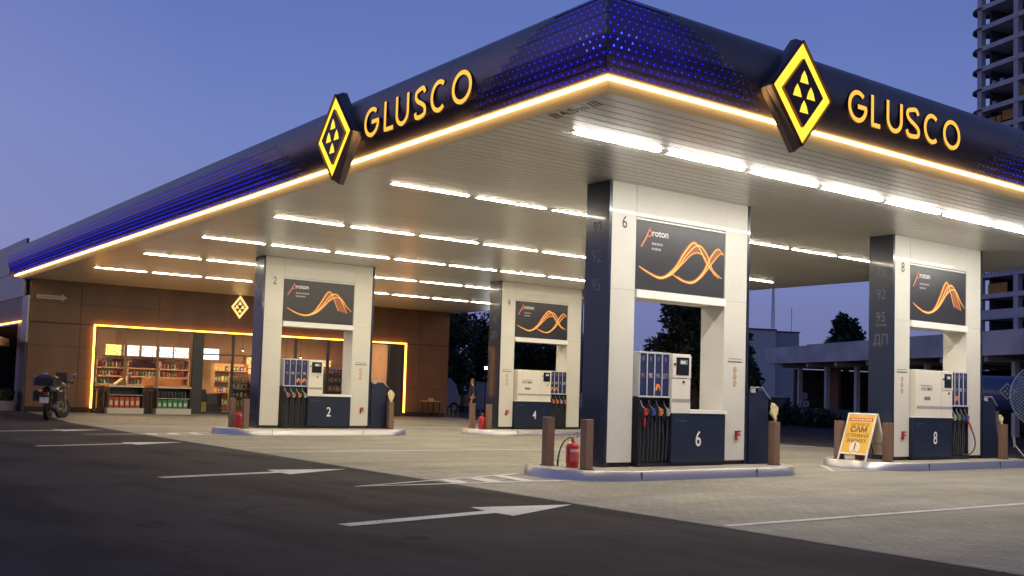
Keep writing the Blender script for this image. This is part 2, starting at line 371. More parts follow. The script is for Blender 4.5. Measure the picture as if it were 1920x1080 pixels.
# ================================================================== CANOPY
X0, Y0, XE, YE, ZS = 7.9, 9.0, 26.7, 41.0, 4.9
PROF = [(0,5.01),(.07,5.07),(.15,5.16),(.22,5.27),(.265,5.4),(.285,5.53),(.28,5.66),(.25,5.78),(.19,5.88),(.10,5.955),(-.02,6.0),(-.2,6.04),(-.5,6.07),(-1.2,6.08)]
def off(z):
    for (a, z0), (b, z1) in zip(PROF, PROF[1:]):
        if z0 <= z <= z1: return a+(b-a)*(z-z0)/(z1-z0)
    return 0
can = thing('station_canopy', 'large flat petrol station canopy with dark curved metal edge over the pumps', 'canopy', (17, 25, 0))
def fascia(k):
    """side k: 0 faces -X, 1 faces -Y, 2 faces +X (mitred corners)"""
    b = MB(); n = len(PROF)
    if k == 0: A = [(X0-o, Y0-o, z) for o, z in PROF]; B = [(X0-o, YE, z) for o, z in PROF]
    if k == 1: A = [(X0-o, Y0-o, z) for o, z in PROF]; B = [(XE+o, Y0-o, z) for o, z in PROF]
    if k == 2: A = [(XE+o, Y0-o, z) for o, z in PROF]; B = [(XE+o, YE, z) for o, z in PROF]
    # panels of 3 m with a fine gap
    L = (Vector(B[0])-Vector(A[0])).length; m_ = round(L/3.2)
    for j in range(m_):
        t0, t1 = j/m_, (j+1)/m_ - .006/L
        b.add([Vector(a).lerp(Vector(c), t0) for a, c in zip(A,B)] + [Vector(a).lerp(Vector(c), t1) for a, c in zip(A,B)],
              [(i, i+1, n+i+1, n+i) for i in range(n-1)])
    o = b.build('fascia', M_fascia, can, world=True); recalc(o)
    for p in o.data.polygons: p.use_smooth = True
    return o
for k in range(3): fascia(k)
b = MB(); b.box(8.9, XE-.9, 9.9, YE, 6.0, 6.06); b.box(X0+.2, XE-.2, YE-.1, YE-.02, 5.0, 6.0); b.box(X0-.2, X0+.25, YE+.002, YE+.03, 5.02, 5.9)
b.build('roof', mat('roof_sheet', (.05,.05,.055), .6), can, world=True)
b = MB()
b.add([(X0+.19,Y0+.20,ZS-.004),(X0+.03,Y0+.03,5.0),(X0+.03,YE,5.0),(X0+.19,YE,ZS-.004),(XE-.03,Y0+.03,5.0),(XE-.19,Y0+.20,ZS-.004),(XE-.03,YE,5.0),(XE-.19,YE,ZS-.004)],
      [(0,1,2,3),(1,0,5,4),(4,5,7,6)])
recalc(b.build('edge_lip', M_lip, can, world=True))
b = MB(); b.box(X0-.03, X0+.015, Y0-.03, YE, 4.985, 5.008); b.box(X0+.015, XE+.03, Y0-.03, Y0+.015, 4.985, 5.008); b.box(XE-.015, XE+.03, Y0+.015, YE, 4.985, 5.008)
b.build('light_strip', M_led, can, world=True)
# soffit of narrow metal planks running across
M_soffit = mat('soffit_metal', (.84,.83,.79), .30, .3, noise=.05, nscale=.7, bump=.03, bscale=3, stretch=(.2,3,1))
b = MB(); y = Y0+.2; pw = .2; xa, xb = X0+.19, XE-.19
while y < YE:
    y1 = min(y+pw, YE); g = .008
    for x0_, x1_ in ((xa, 14.0), (14.006, 20.2), (20.206, xb)):
        b.add([(x0_,y+g,ZS),(x1_,y+g,ZS),(x1_,y1-g,ZS),(x0_,y1-g,ZS),(x0_,y+g,ZS+.012),(x1_,y+g,ZS+.012),(x0_,y1-g,ZS+.012),(x1_,y1-g,ZS+.012)], [(0,1,2,3),(0,4,5,1),(3,2,7,6)])
    y = y1
b.add([(xa,Y0+.2,ZS+.03),(xb,Y0+.2,ZS+.03),(xb,YE,ZS+.03),(xa,YE,ZS+.03)], [(0,1,2,3)], 1)
b.build('soffit', [M_soffit, mat('soffit_gap', (.10,.09,.08), .7)], can, world=True)
b = MB(); fn = lambda u, v, w=0: (8.36-v, 10.07-u, ZS-.004-w)
b.text('4.5m', 0, 0, .24, fn, 0, bold=.02)
for u in (-.46,-.40,-.34,.30,.36,.42): b.add([fn(u,-.02), fn(u+.03,-.02), fn(u+.10,.18), fn(u+.07,.18)], [(0,1,2,3)])
b.build('height_lettering', mat('soffit_print', (.10,.08,.08), .6), can, world=True)
# blue lights shining through small triangular perforations
def tri(b, P, s, mi=0):
    a, up = P[1], P[2]; c = P[0]
    b.add([c+a*(-s*.6)+up*(-s*.45), c+a*(s*.6)+up*(-s*.45), c+up*(s*.6)], [(0,1,2)], mi)
def on_left(y, z):
    o = off(z); dz = .01; do = off(z+dz)-off(z-dz); up = Vector((-do, 0, 2*dz)).normalized(); n = Vector((0,-1,0)).cross(up)
    n = n if n.x < 0 else -n
    return Vector((X0-o, y, z))+n*.006, Vector((0,-1,0)), up
def on_front(x, z):
    o = off(z); dz = .01; do = off(z+dz)-off(z-dz); up = Vector((0,-do,2*dz)).normalized(); n = Vector((1,0,0)).cross(up)
    n = n if n.y < 0 else -n
    return Vector((x, Y0-o, z))+n*.006, Vector((1,0,0)), up
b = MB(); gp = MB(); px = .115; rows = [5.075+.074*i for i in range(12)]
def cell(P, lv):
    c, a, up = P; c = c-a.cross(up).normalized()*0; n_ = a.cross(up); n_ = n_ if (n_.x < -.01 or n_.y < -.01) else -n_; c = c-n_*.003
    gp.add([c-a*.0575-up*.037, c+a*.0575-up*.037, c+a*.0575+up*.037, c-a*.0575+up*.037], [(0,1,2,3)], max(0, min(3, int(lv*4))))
for i, z in enumerate(rows):
    fade = 1-(z-5.05)/.95
    for side, lo, hi, ext in ((0, 9.0, 9.0, 2.75), (1, 7.9, 7.9, 2.6)):
        tm = ext*(1-((z-5.05)/.98)**1.2*.85); t = -off(z)+.05+(px/2 if i % 2 else 0)
        while t < tm:
            s = .011+.010*(1-t/tm)*(.4+fade*.6); br = 1 if (t < .22 and 2 < i < 6 and random.random() < .7) else 0
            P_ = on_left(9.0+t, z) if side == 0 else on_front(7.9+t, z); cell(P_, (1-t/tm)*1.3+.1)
            if random.random() < .97: tri(b, P_, s*(1.35 if br else 1), br)
            t += px
for i, z in enumerate(rows[:9]):
    q = (z-5.05)/.66
    t = 16.75+q*1.1+(px/2 if i % 2 else 0)
    while t < YE-.1:
        e = min(1, (t-16.75-q*1.1)/1.5); s = (.012+.017*e)*(1-.45*q)
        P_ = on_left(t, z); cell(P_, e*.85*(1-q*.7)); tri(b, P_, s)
        t += px
    t = 15.35+q*1.4+(px/2 if i % 2 else 0)
    while t < 24:
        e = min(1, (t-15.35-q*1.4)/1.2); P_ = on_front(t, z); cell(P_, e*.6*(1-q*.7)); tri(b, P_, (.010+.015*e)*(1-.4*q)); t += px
b.build('blue_light_dots', [M_blue, M_blue2], can, world=True)
gp.build('backlit_panel', [M_fascia] + [mat('backlit_%d' % k, (.16,.12,.14), .36, .55, emit=(.07,.03,1), es=(.006,.010,.03,.055)[k]) for k in range(1,4)], can, world=True)  # blue halo around the dots, painted on the fascia as faintly glowing cells

# yellow letters: round strokes of even width
def arc(cx, cy, rx, ry, a0, a1, n=22): return [(cx+rx*math.cos(R(a0+(a1-a0)*i/n)), cy+ry*math.sin(R(a0+(a1-a0)*i/n))) for i in range(n+1)]
def spline(P, n=10):
    out = []; P = [P[0]]+list(P)+[P[-1]]
    for i in range(1, len(P)-2):
        p0,p1,p2,p3 = P[i-1:i+3]
        for k in range(n):
            t = k/n; out.append(tuple(.5*((2*p1[j])+(-p0[j]+p2[j])*t+(2*p0[j]-5*p1[j]+4*p2[j]-p3[j])*t*t+(-p0[j]+3*p1[j]-3*p2[j]+p3[j])*t**3) for j in (0,1)))
    return out+[P[-2]]
def letter(ch, w, h, s):
    i = s/2
    if ch == 'G': return [arc(w/2, h/2, w/2-i, h/2-i, 48, 352) + [(w-i, h*.50), (w*.50, h*.50)]]
    if ch == 'L': return [[(i, h), (i, i), (w, i)]]
    if ch == 'U': return [[(i, h), (i, w*.5)] + arc(w/2, w*.5, w/2-i, w*.5-i, 180, 360, 14) + [(w-i, h)]]
    if ch == 'S': return [spline([(w*.90,h*.80),(w*.74,h*.95),(w*.45,h-i),(w*.16,h*.86),(w*.13,h*.70),(w*.32,h*.57),(w*.62,h*.47),(w-i*1.1,h*.33),(w*.88,h*.13),(w*.52,i),(w*.18,h*.09),(i*.8,h*.24)], 6)]
    if ch == 'C': return [arc(w/2, h/2, w/2-i, h/2-i, 50, 310)]
    if ch == 'O': return [arc(w/2, h/2, w/2-i, h/2-i, 0, 354, 28)]
def word(name, fn, spans, h, s, loc, label, M=M_yel, depth=.05):
    t = thing(name, label, 'sign', loc)
    b = MB(); e = MB()
    for ch, (a, c) in zip('GLUSCO', spans):
        for st in letter(ch, c-a, h, s):
            pts = [(a+u, v) for u, v in st]
            if ch != 'O':
                fine = []
                for p_, q_ in zip(pts, pts[1:]):
                    nn = max(1, int(math.hypot(q_[0]-p_[0], q_[1]-p_[1])/.04))
                    fine += [(p_[0]+(q_[0]-p_[0])*k_/nn, p_[1]+(q_[1]-p_[1])*k_/nn) for k_ in range(nn)]
                pts = fine+[pts[-1]]
            b.ribbon(pts, s, fn, .032, mi=0, closed=(ch == 'O'))
            e.ribbon(pts, s+.010, fn, .012, .030, closed=(ch == 'O'))
    recalc(e.build('letter_sides', mat('letter_side', (.06,.022,.01), .5), t, world=True)); b.build('lettering', M, t, world=True)
    return t
yl = [(14.318,13.852),(13.704,13.424),(13.357,12.979),(12.826,12.513),(12.391,11.960),(11.847,11.365)]
word('letter_sign', SIDE(X0-.272, 14.32, 5.17), [(14.32-a, 14.32-c) for a, c in yl], .46, .062, (7.6, 12.8, 5.17), 'yellow lit letters on the canopy edge that runs back to the shop')
xr = [(12.007,12.443),(12.529,12.743),(12.894,13.284),(13.363,13.712),(13.821,14.24),(14.325,14.789)]
word('letter_sign', FRONT(12.0, Y0-.272, 5.19), [(a-12.0, c-12.0) for a, c in xr], .45, .062, (13.4, 8.7, 5.19), 'yellow lit letters on the canopy front edge above the pump marked 6')

def dia(hw, hh): return [(0,-hh),(hw,0),(0,hh),(-hw,0)]
def diamond_sign(fn, loc, label):
    t = thing('diamond_sign', label, 'sign', loc)
    M_box = mat('sign_box', (.20,.16,.16), .38, .5)
    b = MB(); fr, bk = dia(.56,.655), dia(.585,.75)
    n = 4; vs = [fn(u,v,-.06) for u,v in bk] + [fn(u,v,.02) for u,v in bk] + [fn(u,v,.12) for u,v in dia(.60,.70)]
    b.add(vs, [(3,2,1,0)] + [(i,(i+1)%4,4+(i+1)%4,4+i) for i in range(4)] + [(4+i,4+(i+1)%4,8+(i+1)%4,8+i) for i in range(4)] + [(8,9,10,11)])
    recalc(b.build('box', M_box, t, world=True))
    b = MB(); b.ring(dia(.598,.697), dia(.582,.677), fn, .121, .165)
    recalc(b.build('rim', mat('sign_rim', (.09,.045,.025), .4, .3), t, world=True))
    b = MB(); b.ring(dia(.580,.675), dia(.40,.455), fn, .121, .130)
    recalc(b.build('light_ring', M_yel2, t, world=True))
    b = MB(); b.prism(dia(.395,.45), fn, .121, .17)
    c = recalc(b.build('centre_plate', mat('sign_plate', (.16,.075,.055), .45, .2), t, world=True))
    b = MB()
    for cx, cy in ((0,.20),(-.135,.005),(.135,.005),(0,-.19)):
        b.add([fn(cx-.085,cy-.075,.173), fn(cx+.085,cy-.075,.173), fn(cx+.05,cy+.02,.173), fn(cx,cy+.09,.173), fn(cx-.05,cy+.02,.173)], [(0,1,2,3,4)])
    recalc(b.build('lit_triangles', M_yel2, t, world=True))
    return t
diamond_sign(SIDE(7.62, 15.10, 5.33), (7.66,15.1,5.33), 'raised yellow lit diamond emblem on the canopy edge that runs back to the shop')
diamond_sign(FRONT(10.85, 8.70, 5.30), (10.8,8.66,5.28), 'raised yellow lit diamond emblem on the canopy front edge above the pump marked 6')

# tube lights under the canopy
lamp = thing('canopy_light', '', 'light', (0,0,0), group='tube lights under the canopy')
b = MB(); b.box(-.835,.835,-.042,.042,-.010,0); b.build('housing', mat('lamp_housing', (.7,.7,.68), .4), lamp)
b = MB(); b.add([(-.80,-.032,-.0105),(.80,-.032,-.0105),(.80,.032,-.0105),(-.80,.032,-.0105),(-.797,-.030,-.0135),(.797,-.030,-.0135),(.797,.030,-.0135),(-.797,.030,-.0135)],
                [(4,7,6,5),(0,4,5,1),(1,5,6,2),(2,6,7,3),(3,7,4,0)])
recalc(b.build('diffuser', M_lamp, lamp))
b = MB(); b.add([(-.79,-.040,-.0105),(.79,-.040,-.0105),(.79,.040,-.0105),(-.79,.040,-.0105),(-.785,-.034,-.0225),(.785,-.034,-.0225),(.785,.034,-.0225),(-.785,.034,-.0225)],
                [(4,7,6,5),(0,4,5,1),(1,5,6,2),(2,6,7,3),(3,7,4,0)])
tmp = recalc(b.build('tube', glow('lamp_tube_front', (1,.94,.84), 150), None)); front_tube = tmp.data; bpy.data.objects.remove(tmp)
rows_y = [10.87, 15.82, 20.73, 25.0, 29.55, 34.5]
rn = ['first', 'second', 'third', 'fourth', 'fifth', 'sixth']; cn = ['first', 'second', 'third', 'fourth', 'fifth', 'sixth', 'seventh', 'eighth', 'ninth']
first = True
for r_, y in enumerate(rows_y):
    for c_ in range(9):
        x = 8.95+1.802*c_+.82
        lab = 'white tube light in the %s row from the canopy front edge, %s tube from the letter-sign side' % (rn[r_], cn[c_])
        lab = 'tube light, %s row back from the canopy front edge, %s along its row' % (rn[r_], cn[c_])
        if first: o = lamp; o.location = (x, y, ZS); o['label'] = lab; first = False
        else:
            c_o = dup(lamp, (x, y, ZS), 0, lab)
            if r_ == 0:
                for ch in c_o.children:
                    if ch.name.startswith('diffuser'): ch.data = front_tube
for ch in lamp.children:
    if ch.name.startswith('diffuser'): ch.data = front_tube

# ================================================================== PUMP ISLANDS
IZ = .16
def island(x0, x1, y0, y1, label):
    t = thing('pump_island', label, 'pump island', ((x0+x1)/2, (y0+y1)/2, 0), group='raised pump islands')
    def outline(g, n=14):
        pts = []; r = 1.04
        for cx, cy, a0 in ((x1-r, y1-r, 0), (x0+r, y1-r, 90), (x0+r, y0+r, 180), (x1-r, y0+r, 270)):
            for i in range(n+1):
                a = R(a0+90*i/n); pts.append((cx+(r+g)*math.cos(a), cy+(r+g)*math.sin(a)))
        return pts
    A, B_, C_ = outline(.0), outline(-.025), outline(-.033); n = len(A); b = MB()
    vs = [(x,y,0) for x,y in A] + [(x,y,IZ-.006) for x,y in B_] + [(x,y,IZ) for x,y in C_]
    b.add(vs, [(i,(i+1)%n,n+(i+1)%n,n+i) for i in range(n)] + [(n+i,n+(i+1)%n,2*n+(i+1)%n,2*n+i) for i in range(n)])
    recalc(b.build('steel_edge', M_steel, t, world=True))
    for p in t.children_recursive[0].data.polygons: p.use_smooth = True
    b = MB(); xs_ = x0+1.2
    while xs_ < x1-.9: b.box(xs_, xs_+.004, y0-.0015, y0+.02, .002, IZ-.012); xs_ += 2.72
    b.build('edge_joints', M_plinth, t, world=True)
    b = MB(); b.add([(x,y,IZ-.003) for x,y in C_], [tuple(range(n))]); b.build('top', M_conc_top, t, world=True)
    return t
island(10.35, 15.95, 12.1, 14.3, 'steel edged pump island under the pump marked 6')
island(18.3, 24.1, 12.1, 14.3, 'steel edged pump island under the pump marked 8')
island(10.35, 16.1, 26.25, 28.35, 'steel edged pump island under the pump marked 2')
island(18.5, 24.2, 26.25, 28.35, 'steel edged pump island under the pump marked 4')

def flames(b, fn, W, H, double):
    rnd = random.Random(3)
    if double:
        waves = [[(.03,.33),(.14,.25),(.28,.20),(.42,.36),(.53,.62),(.63,.79),(.71,.70),(.80,.48),(.93,.30)],
                 [(.10,.28),(.27,.19),(.43,.34),(.56,.60),(.68,.76),(.78,.66),(.86,.42),(.97,.30)],
                 [(.40,.27),(.52,.19),(.64,.20),(.75,.36),(.84,.62),(.92,.75),(.985,.66)],
                 [(.45,.25),(.60,.17),(.72,.28),(.84,.50),(.93,.66),(.99,.70)],
                 [(.20,.21),(.36,.24),(.50,.44),(.62,.62),(.72,.64),(.80,.52),(.88,.33)]]
    else:
        waves = [[(.05,.32),(.16,.22),(.30,.16),(.42,.24),(.52,.48),(.60,.72),(.65,.78),(.70,.66),(.78,.33)],
                 [(.10,.27),(.28,.16),(.42,.22),(.55,.44),(.66,.70),(.76,.72),(.84,.52),(.91,.28)],
                 [(.20,.19),(.38,.18),(.52,.34),(.64,.56),(.74,.66),(.82,.62),(.90,.45),(.98,.33)],
                 [(.30,.17),(.46,.24),(.60,.48),(.70,.72),(.80,.66),(.88,.38)]]
    k = 0
    def band(a, c, mi):          # soft fill between two strands
        nonlocal k
        A = spline([(u*W, v*H) for u, v in a], 12); C2 = spline([(u*W, v*H) for u, v in c], 12); n = 40
        pick = lambda L_, t: L_[min(len(L_)-1, int(t*(len(L_)-1)))]
        vs = [fn(*pick(A, q/n), .0012+k*.0002) for q in range(n+1)] + [fn(*pick(C2, q/n), .0012+k*.0002) for q in range(n+1)]
        b.add(vs, [(q, q+1, n+2+q, n+1+q) for q in range(n)], mi); k += 1
    band(waves[0], waves[1], 7); band(waves[1], waves[-1] if not double else waves[4], 7)
    if double: band(waves[2], waves[3], 7)
    for w_, mi in ((.085, 7), (.048, 4), (.024, 1), (.010, 3)):
        for q_, wv in enumerate(waves):
            sp = spline([(u*W, v*H) for u, v in wv], 12); n = len(sp); f_ = (1, .8, .9, .6, .5)[q_]
            b.ribbon(sp, [w_*f_*(.25+.75*math.sin(PI*(.04+.93*i/(n-1)))) for i in range(n)], fn, .003+k*.0002, mi=mi); k += 1
def small_lines(b, fn, u, v, w, n, h, seed=0, mi=0):
    """a line of print too small to read"""
    rnd = random.Random(seed); x = u
    while x < u+w:
        l = rnd.uniform(h*.5, h*1.3); b.add([fn(x,v,.004),fn(min(x+l,u+w),v,.004),fn(min(x+l,u+w),v+h,.004),fn(x,v+h,.004)], [(0,1,2,3)], mi); x += l+h*.35
def emblem(b, fn, u, v, hw, hh, w=.004, mi=0):
    b.ring(dia(hw,hh), dia(hw*.8,hh*.8), lambda a, c, d: fn(u+a, v+c, d), w, w+.002, mi)
    for cx, cy in ((0,.33),(-.28,0),(.28,0),(0,-.33)):
        b.add([fn(u+(cx-.15)*hw, v+(cy-.1)*hh, w+.002), fn(u+(cx+.15)*hw, v+(cy-.1)*hh, w+.002), fn(u+cx*hw, v+(cy+.17)*hh, w+.002)], [(0,1,2)], mi)

def portal(num, x0, y0, mirror, double, digits, lines):
    t = thing('pump_portal', 'white portal frame with navy sides and flame poster, marked %d at its top' % num, 'pump frame', (x0+1.68, y0+.28, IZ), group='portal frames over the pumps')
    W = 3.34; D = .57; LL = .55; RL = 2.75
    F = FRONT(x0, y0)
    for a, c in ((0, LL), (RL, W)):
        b = MB(); b.cbox(x0+a, x0+c, y0, y0+D, .235, ZS-.002, .006)
        b.box(x0+a+.03, x0+c-.03, y0+.03, y0+D-.03, IZ, .235, 1); o = b.build('leg', [M_white, M_plinth], t, world=True)
    b = MB(); b.box(x0+LL+.002, x0+RL-.002, y0+.0, y0+D, 4.36, ZS-.002); b.box(x0+LL+.002, x0+RL-.002, y0+.05, y0+D, 3.0, 4.358)
    b.build('header', M_white, t, world=True)
    b = MB(); b.box(x0+LL+.01, x0+RL-.01, y0-.045, y0+.049, 2.99, 3.125)
    b.build('ledge', mat('white_trim', (.85,.83,.78), .3), t, world=True)
    b = MB(); b.box(x0+LL+.01, x0+RL-.01, y0+.0, y0+.049, 4.315, 4.345); b.build('poster_rail', MATS['white_trim'], t, world=True)
    for a, c in ((-.065, -.002), (W+.002, W+.07)):
        b = MB(); b.box(x0+a, x0+c, y0-.002, y0+D+.01, IZ, ZS-.002)
        if a < 0:
            G = SIDE(x0-.066, y0+D/2)
            for i, s in enumerate(digits):
                v = 4.02-i*.48
                if s.startswith('-'): b.text(s[1:], 0, v-.0, .085, G, mi=1, w=.003); continue
                b.text(s, 0, v, .30, G, mi=1, w=.003, squash=.8)
            if num in (6, 8): small_lines(b, G, -.13, 2.97 if num == 8 else 3.0, .26, 1, .035, 4, 1) if num == 8 else None
        b.build('side_panel', [M_navy, M_digit], t, world=True)
    # poster
    b = MB(); PW, PH = RL-LL-.03, 1.16; P = FRONT(x0+LL+.015, y0+.012, 3.14)
    b.box(x0+LL+.015, x0+RL-.015, y0+.014, y0+.048, 3.14, 4.305, 0)
    p = b.build('poster', M_poster, t, world=True)
    b = MB(); flames(b, P, PW, PH, double)
    b.text('roton', PW*.255, PH*.80, .17, P, .006, bold=.018, mi=0, squash=1.0)
    b.ribbon([(PW*.05,PH*.62),(PW*.10,PH*.76),(PW*.145,PH*.92)], [.03,.036,.02], P, .006, mi=5)
    b.ribbon(arc(PW*.135, PH*.835, .05, .055, 110, -130, 10), .022, P, .007, mi=5)
    for i, (u0, w_) in enumerate(lines): small_lines(b, P, PW*.165, PH*(.67-.075*i), w_, 1, .04, num+i, 6)
    b.build('print', [M_text, M_flame[0], M_flame[1], M_flame[2], mat('ember_orange', (.50,.14,.03), .5), mat('salmon_print', (.75,.25,.16), .5), mat('grey_print', (.42,.40,.38), .5), mat('ember_print', (.34,.115,.04), .5)], p, world=True)
    # number, notices and the small red bracket
    b = MB(); b.text(str(num), .28, 4.13, .30, F, .004, squash=.85)
    # fine panel joints
    for z in (3.10,):
        for a, c in ((0, LL), (RL, W)): b.box(x0+a+.004, x0+c-.004, y0-.0015, y0-.0005, z, z+.004, 1)
    b.box(x0+LL-.003, x0+LL+.001, y0-.0015, y0-.0005, 4.36, ZS-.01, 1)
    ix = .28 if mirror else 3.05
    small_lines(b, F, ix-.17, 2.055, .34, 1, .012, 1, 0); small_lines(b, F, ix-.19, 1.995, .38, 1, .026, 2, 0)
    for v in (1.86, 1.735, 1.61):
        b.ring([(ix+.045*math.cos(a*PI/8), v+.052*math.sin(a*PI/8)) for a in range(16)], [(ix+.030*math.cos(a*PI/8), v+.036*math.sin(a*PI/8)) for a in range(16)], F, .002, .005, 2)
        small_lines(b, F, ix-.018, v-.012, .036, 1, .018, 5, 2)
    b.build('lettering', [M_textd, mat('joint_grey', (.25,.24,.23), .8), mat('orange_print', (.55,.26,.12), .6)], t, world=True)
    ix += .08 if not mirror else .04
    b = MB(); b.box(x0+ix-.05, x0+ix+.055, y0-.05, y0-.002, .735, .765); b.box(x0+ix-.05, x0+ix-.02, y0-.05, y0-.002, .66, .734)
    b.cyl((x0+ix-.055,y0-.03,.66), (x0+ix-.035,y0-.03,.60), .026, .02, 8); b.box(x0+ix-.019, x0+ix+.05, y0-.05, y0-.03, .675, .705)
    b.build('red_bracket', mat('red_paint', (.38,.02,.02), .4), t, world=True)
    return t
portal(6, 11.50, 12.90, False, True, ['92', '92', '95'], [(0,.26),(0,.22)])
portal(8, 19.47, 12.90, True, False, ['76', '92', '95', 'ДП'], [(0,.36),(0,.24)])
portal(2, 11.57, 27.20, False, False, ['92', '95'], [(0,.42),(0,.30)])
portal(4, 19.62, 27.20, True, True, ['92', '95', 'ДП'], [(0,.26),(0,.22)])

NC = dict(red=(.45,.05,.04), blue=(.05,.09,.32), orange=(.62,.22,.06), grey=(.38,.38,.38), green=(.12,.28,.08), purple=(.12,.08,.32), pink=(.55,.20,.18))
def nozzle(b, x, y, z, s=1):
    b.tube([(x-.075*s,y-.05,z+.19),(x-.055*s,y-.055,z+.12),(x-.01*s,y-.06,z+.06)], .012, 7, mi=1)
    b.tube([(x-.01*s,y-.06,z+.07),(x+.012*s,y-.06,z+.03),(x+.03*s,y-.06,z-.02),(x+.035*s,y-.05,z-.06)], [.018,.034], 8, mi=0)
    ring = [(x+.045*s+.045*math.cos(a*PI/5), y-.06, z+.0+.045*math.sin(a*PI/5)) for a in range(11)]
    b.tube(ring, .010, 6, mi=0)
def dispenser(num, x0, y0, mirror, cols, labels, flame, ncols):
    t = thing('fuel_dispenser', 'navy and white fuel dispenser marked %d with four hoses' % num, 'fuel pump', (x0+1.65, y0+.25, IZ), group='fuel dispensers')
    F = FRONT(x0, y0-.10)
    if not mirror: bay, low, head, cut = (.64,1.37), (1.37,2.72), (1.36,1.82), None
    else: bay, low, head, cut = (2.03,2.74), (.57,2.03), (.65,2.03), 1.60
    b = MB(); b.cbox(x0+low[0]+.002, x0+low[1], y0-.10, y0+.45, .22, 1.06, .01)
    b.box(x0+min(low[0],bay[0]), x0+max(low[1],bay[1]), y0-.06, y0+.44, IZ, .218, 1)
    # faint triangular texture of the front
    for i in range(22):
        for j in range(5):
            u = low[0]+.1+i*.06+(.03 if j % 2 else 0); v = .27+j*.055
            if u < low[1]-.06: b.add([F(u-.012,v,.001),F(u+.012,v,.001),F(u,v+.022,.001)], [(0,1,2)], 2)
    emblem(b, F, low[0]+.13, .93, .028, .045, .001, 3); small_lines(b, F, low[0]+.19, .918, .17, 1, .026, 3, 3)
    cab = b.build('cabinet', [M_navy2, M_dark, mat('navy_relief', (.02,.035,.09), .35), mat('faint_print', (.08,.09,.13), .5)], t, world=True)
    b = MB(); b.text(str(num), low[0]+(.66 if not mirror else .80), .50, .38, F, .003, bold=.006, squash=.82)
    b.build('lettering', M_text, t, world=True)
    b = MB(); c0, c1 = (head[1]-.02, low[1]+.02) if not mirror else (low[0]-.01, low[1])
    b.box(x0+c0, x0+c1, y0-.12, y0+.45, 1.062, 1.125) if not mirror else b.box(x0+c0, x0+c1, y0-.12, y0+.45, 1.062, 1.085)
    b.build('counter', mat('white_trim', (.85,.83,.78), .3), t, world=True)
    # head
    b = MB(); hz0 = 1.064 if not mirror else 1.087
    b.cbox(x0+head[0]+.002, x0+head[1]-.002, y0-.10, y0+.32, hz0, 2.08, .008)
    b.box(x0+head[0]+.02, x0+head[1]-.02, y0-.1025, y0-.1005, 1.25, 1.31, 1)
    s0 = head[0] if not mirror else cut
    b.box(x0+s0+.01, x0+head[1]-.01, y0-.112, y0-.1005, 1.67, 2.06, 0)
    if mirror:
        b.box(x0+cut-.004, x0+cut, y0-.102, y0-.1005, 1.1, 2.07, 1)
        b.box(x0+.95, x0+1.17, y0-.105, y0-.1005, 1.44, 1.51, 2)
        for i in range(6): b.box(x0+.83+i*.072, x0+.885+i*.072, y0-.103, y0-.1005, 1.64, 1.70+.02*(i%2), 1)
        small_lines(b, FRONT(x0, y0-.101), .82, 1.73, .4, 1, .03, 9, 1)
        b.box(x0+1.09, x0+1.12, y0-.104, y0-.1035, 1.645, 1.70, 3); b.box(x0+1.14, x0+1.17, y0-.104, y0-.1035, 1.645, 1.70, 3)
    b.cyl((x0+s0+.28, y0-.1, 1.60), (x0+s0+.28, y0-.115, 1.60), .022, n=8, mi=3)
    hd = b.build('head', [mat('cream_cabinet', (.78,.73,.63), .32), mat('grille_grey', (.36,.34,.32), .6), mat('card_slot', (.20,.19,.17), .5), M_dark], t, world=True)
    b = MB(); b.box(x0+s0+.09, x0+head[1]-.07, y0-.122, y0-.1125, 1.72, 2.02, 0)
    b.box(x0+s0+.17, x0+head[1]-.11, y0-.124, y0-.1225, 1.90, 1.98, 1)
    b.cyl((x0+s0+.05,y0-.112,1.90), (x0+s0+.05,y0-.13,1.90), .02, n=8, mi=0)
    small_lines(b, FRONT(x0, y0-.1225), s0+.19, 1.915, .10, 1, .045, 5, 2)
    b.build('screen', [mat('screen_black', (.015,.017,.022), .15), mat('lcd', (.12,.14,.12), .2, emit=(.5,.6,.5), es=.12), M_text], hd, world=True)
    # product panels over the nozzle bay
    bw = (bay[1]-bay[0]-.03)/4
    b = MB(); b.box(x0+bay[0], x0+bay[1], y0-.03, y0+.30, 1.34, 2.06); b.box(x0+bay[0]-.01, x0+bay[1]-.002, y0-.055, y0+.31, 2.062, 2.09)
    b.box(x0+bay[0]-.005, x0+bay[1]-.002, y0-.055, y0-.032, 1.32, 1.345)
    for i in range(5): b.box(x0+bay[0]+.01+i*bw-.007, x0+bay[0]+.01+i*bw+.007, y0-.055, y0-.0305, 1.346, 2.061)
    b.build('panel_frame', mat('panel_frame', (.62,.62,.64), .4), t, world=True)
    for i in range(4):
        u = bay[0]+.01+i*bw; b = MB(); G = FRONT(x0, y0-.042)
        b.box(x0+u+.009, x0+u+bw-.009, y0-.042, y0-.0305, 1.35, 2.055, 0)
        emblem(b, G, u+bw/2, 1.97, .026, .045, .002, 1)
        b.text(labels[i], u+bw/2, 1.655, .10, G, .002, mi=2, bold=.01, squash=.82)
        if i in flame:
            for k in range(4): b.ribbon(spline([(u+.03+k*.008,1.44),(u+.055+k*.01,1.53-k*.01),(u+.09+k*.008,1.54),(u+bw-.03,1.43+k*.01)], 5), .010, G, .002+k*.0004, mi=3)
        b.build('product_panel', [mat('panel_blue', (.022,.032,.10), .35), mat('print_grey', (.35,.36,.40), .5), mat('fuel_print_%s' % cols[i], NC.get(cols[i], (.75,.75,.75)), .5), M_flame[1]], t, world=True)
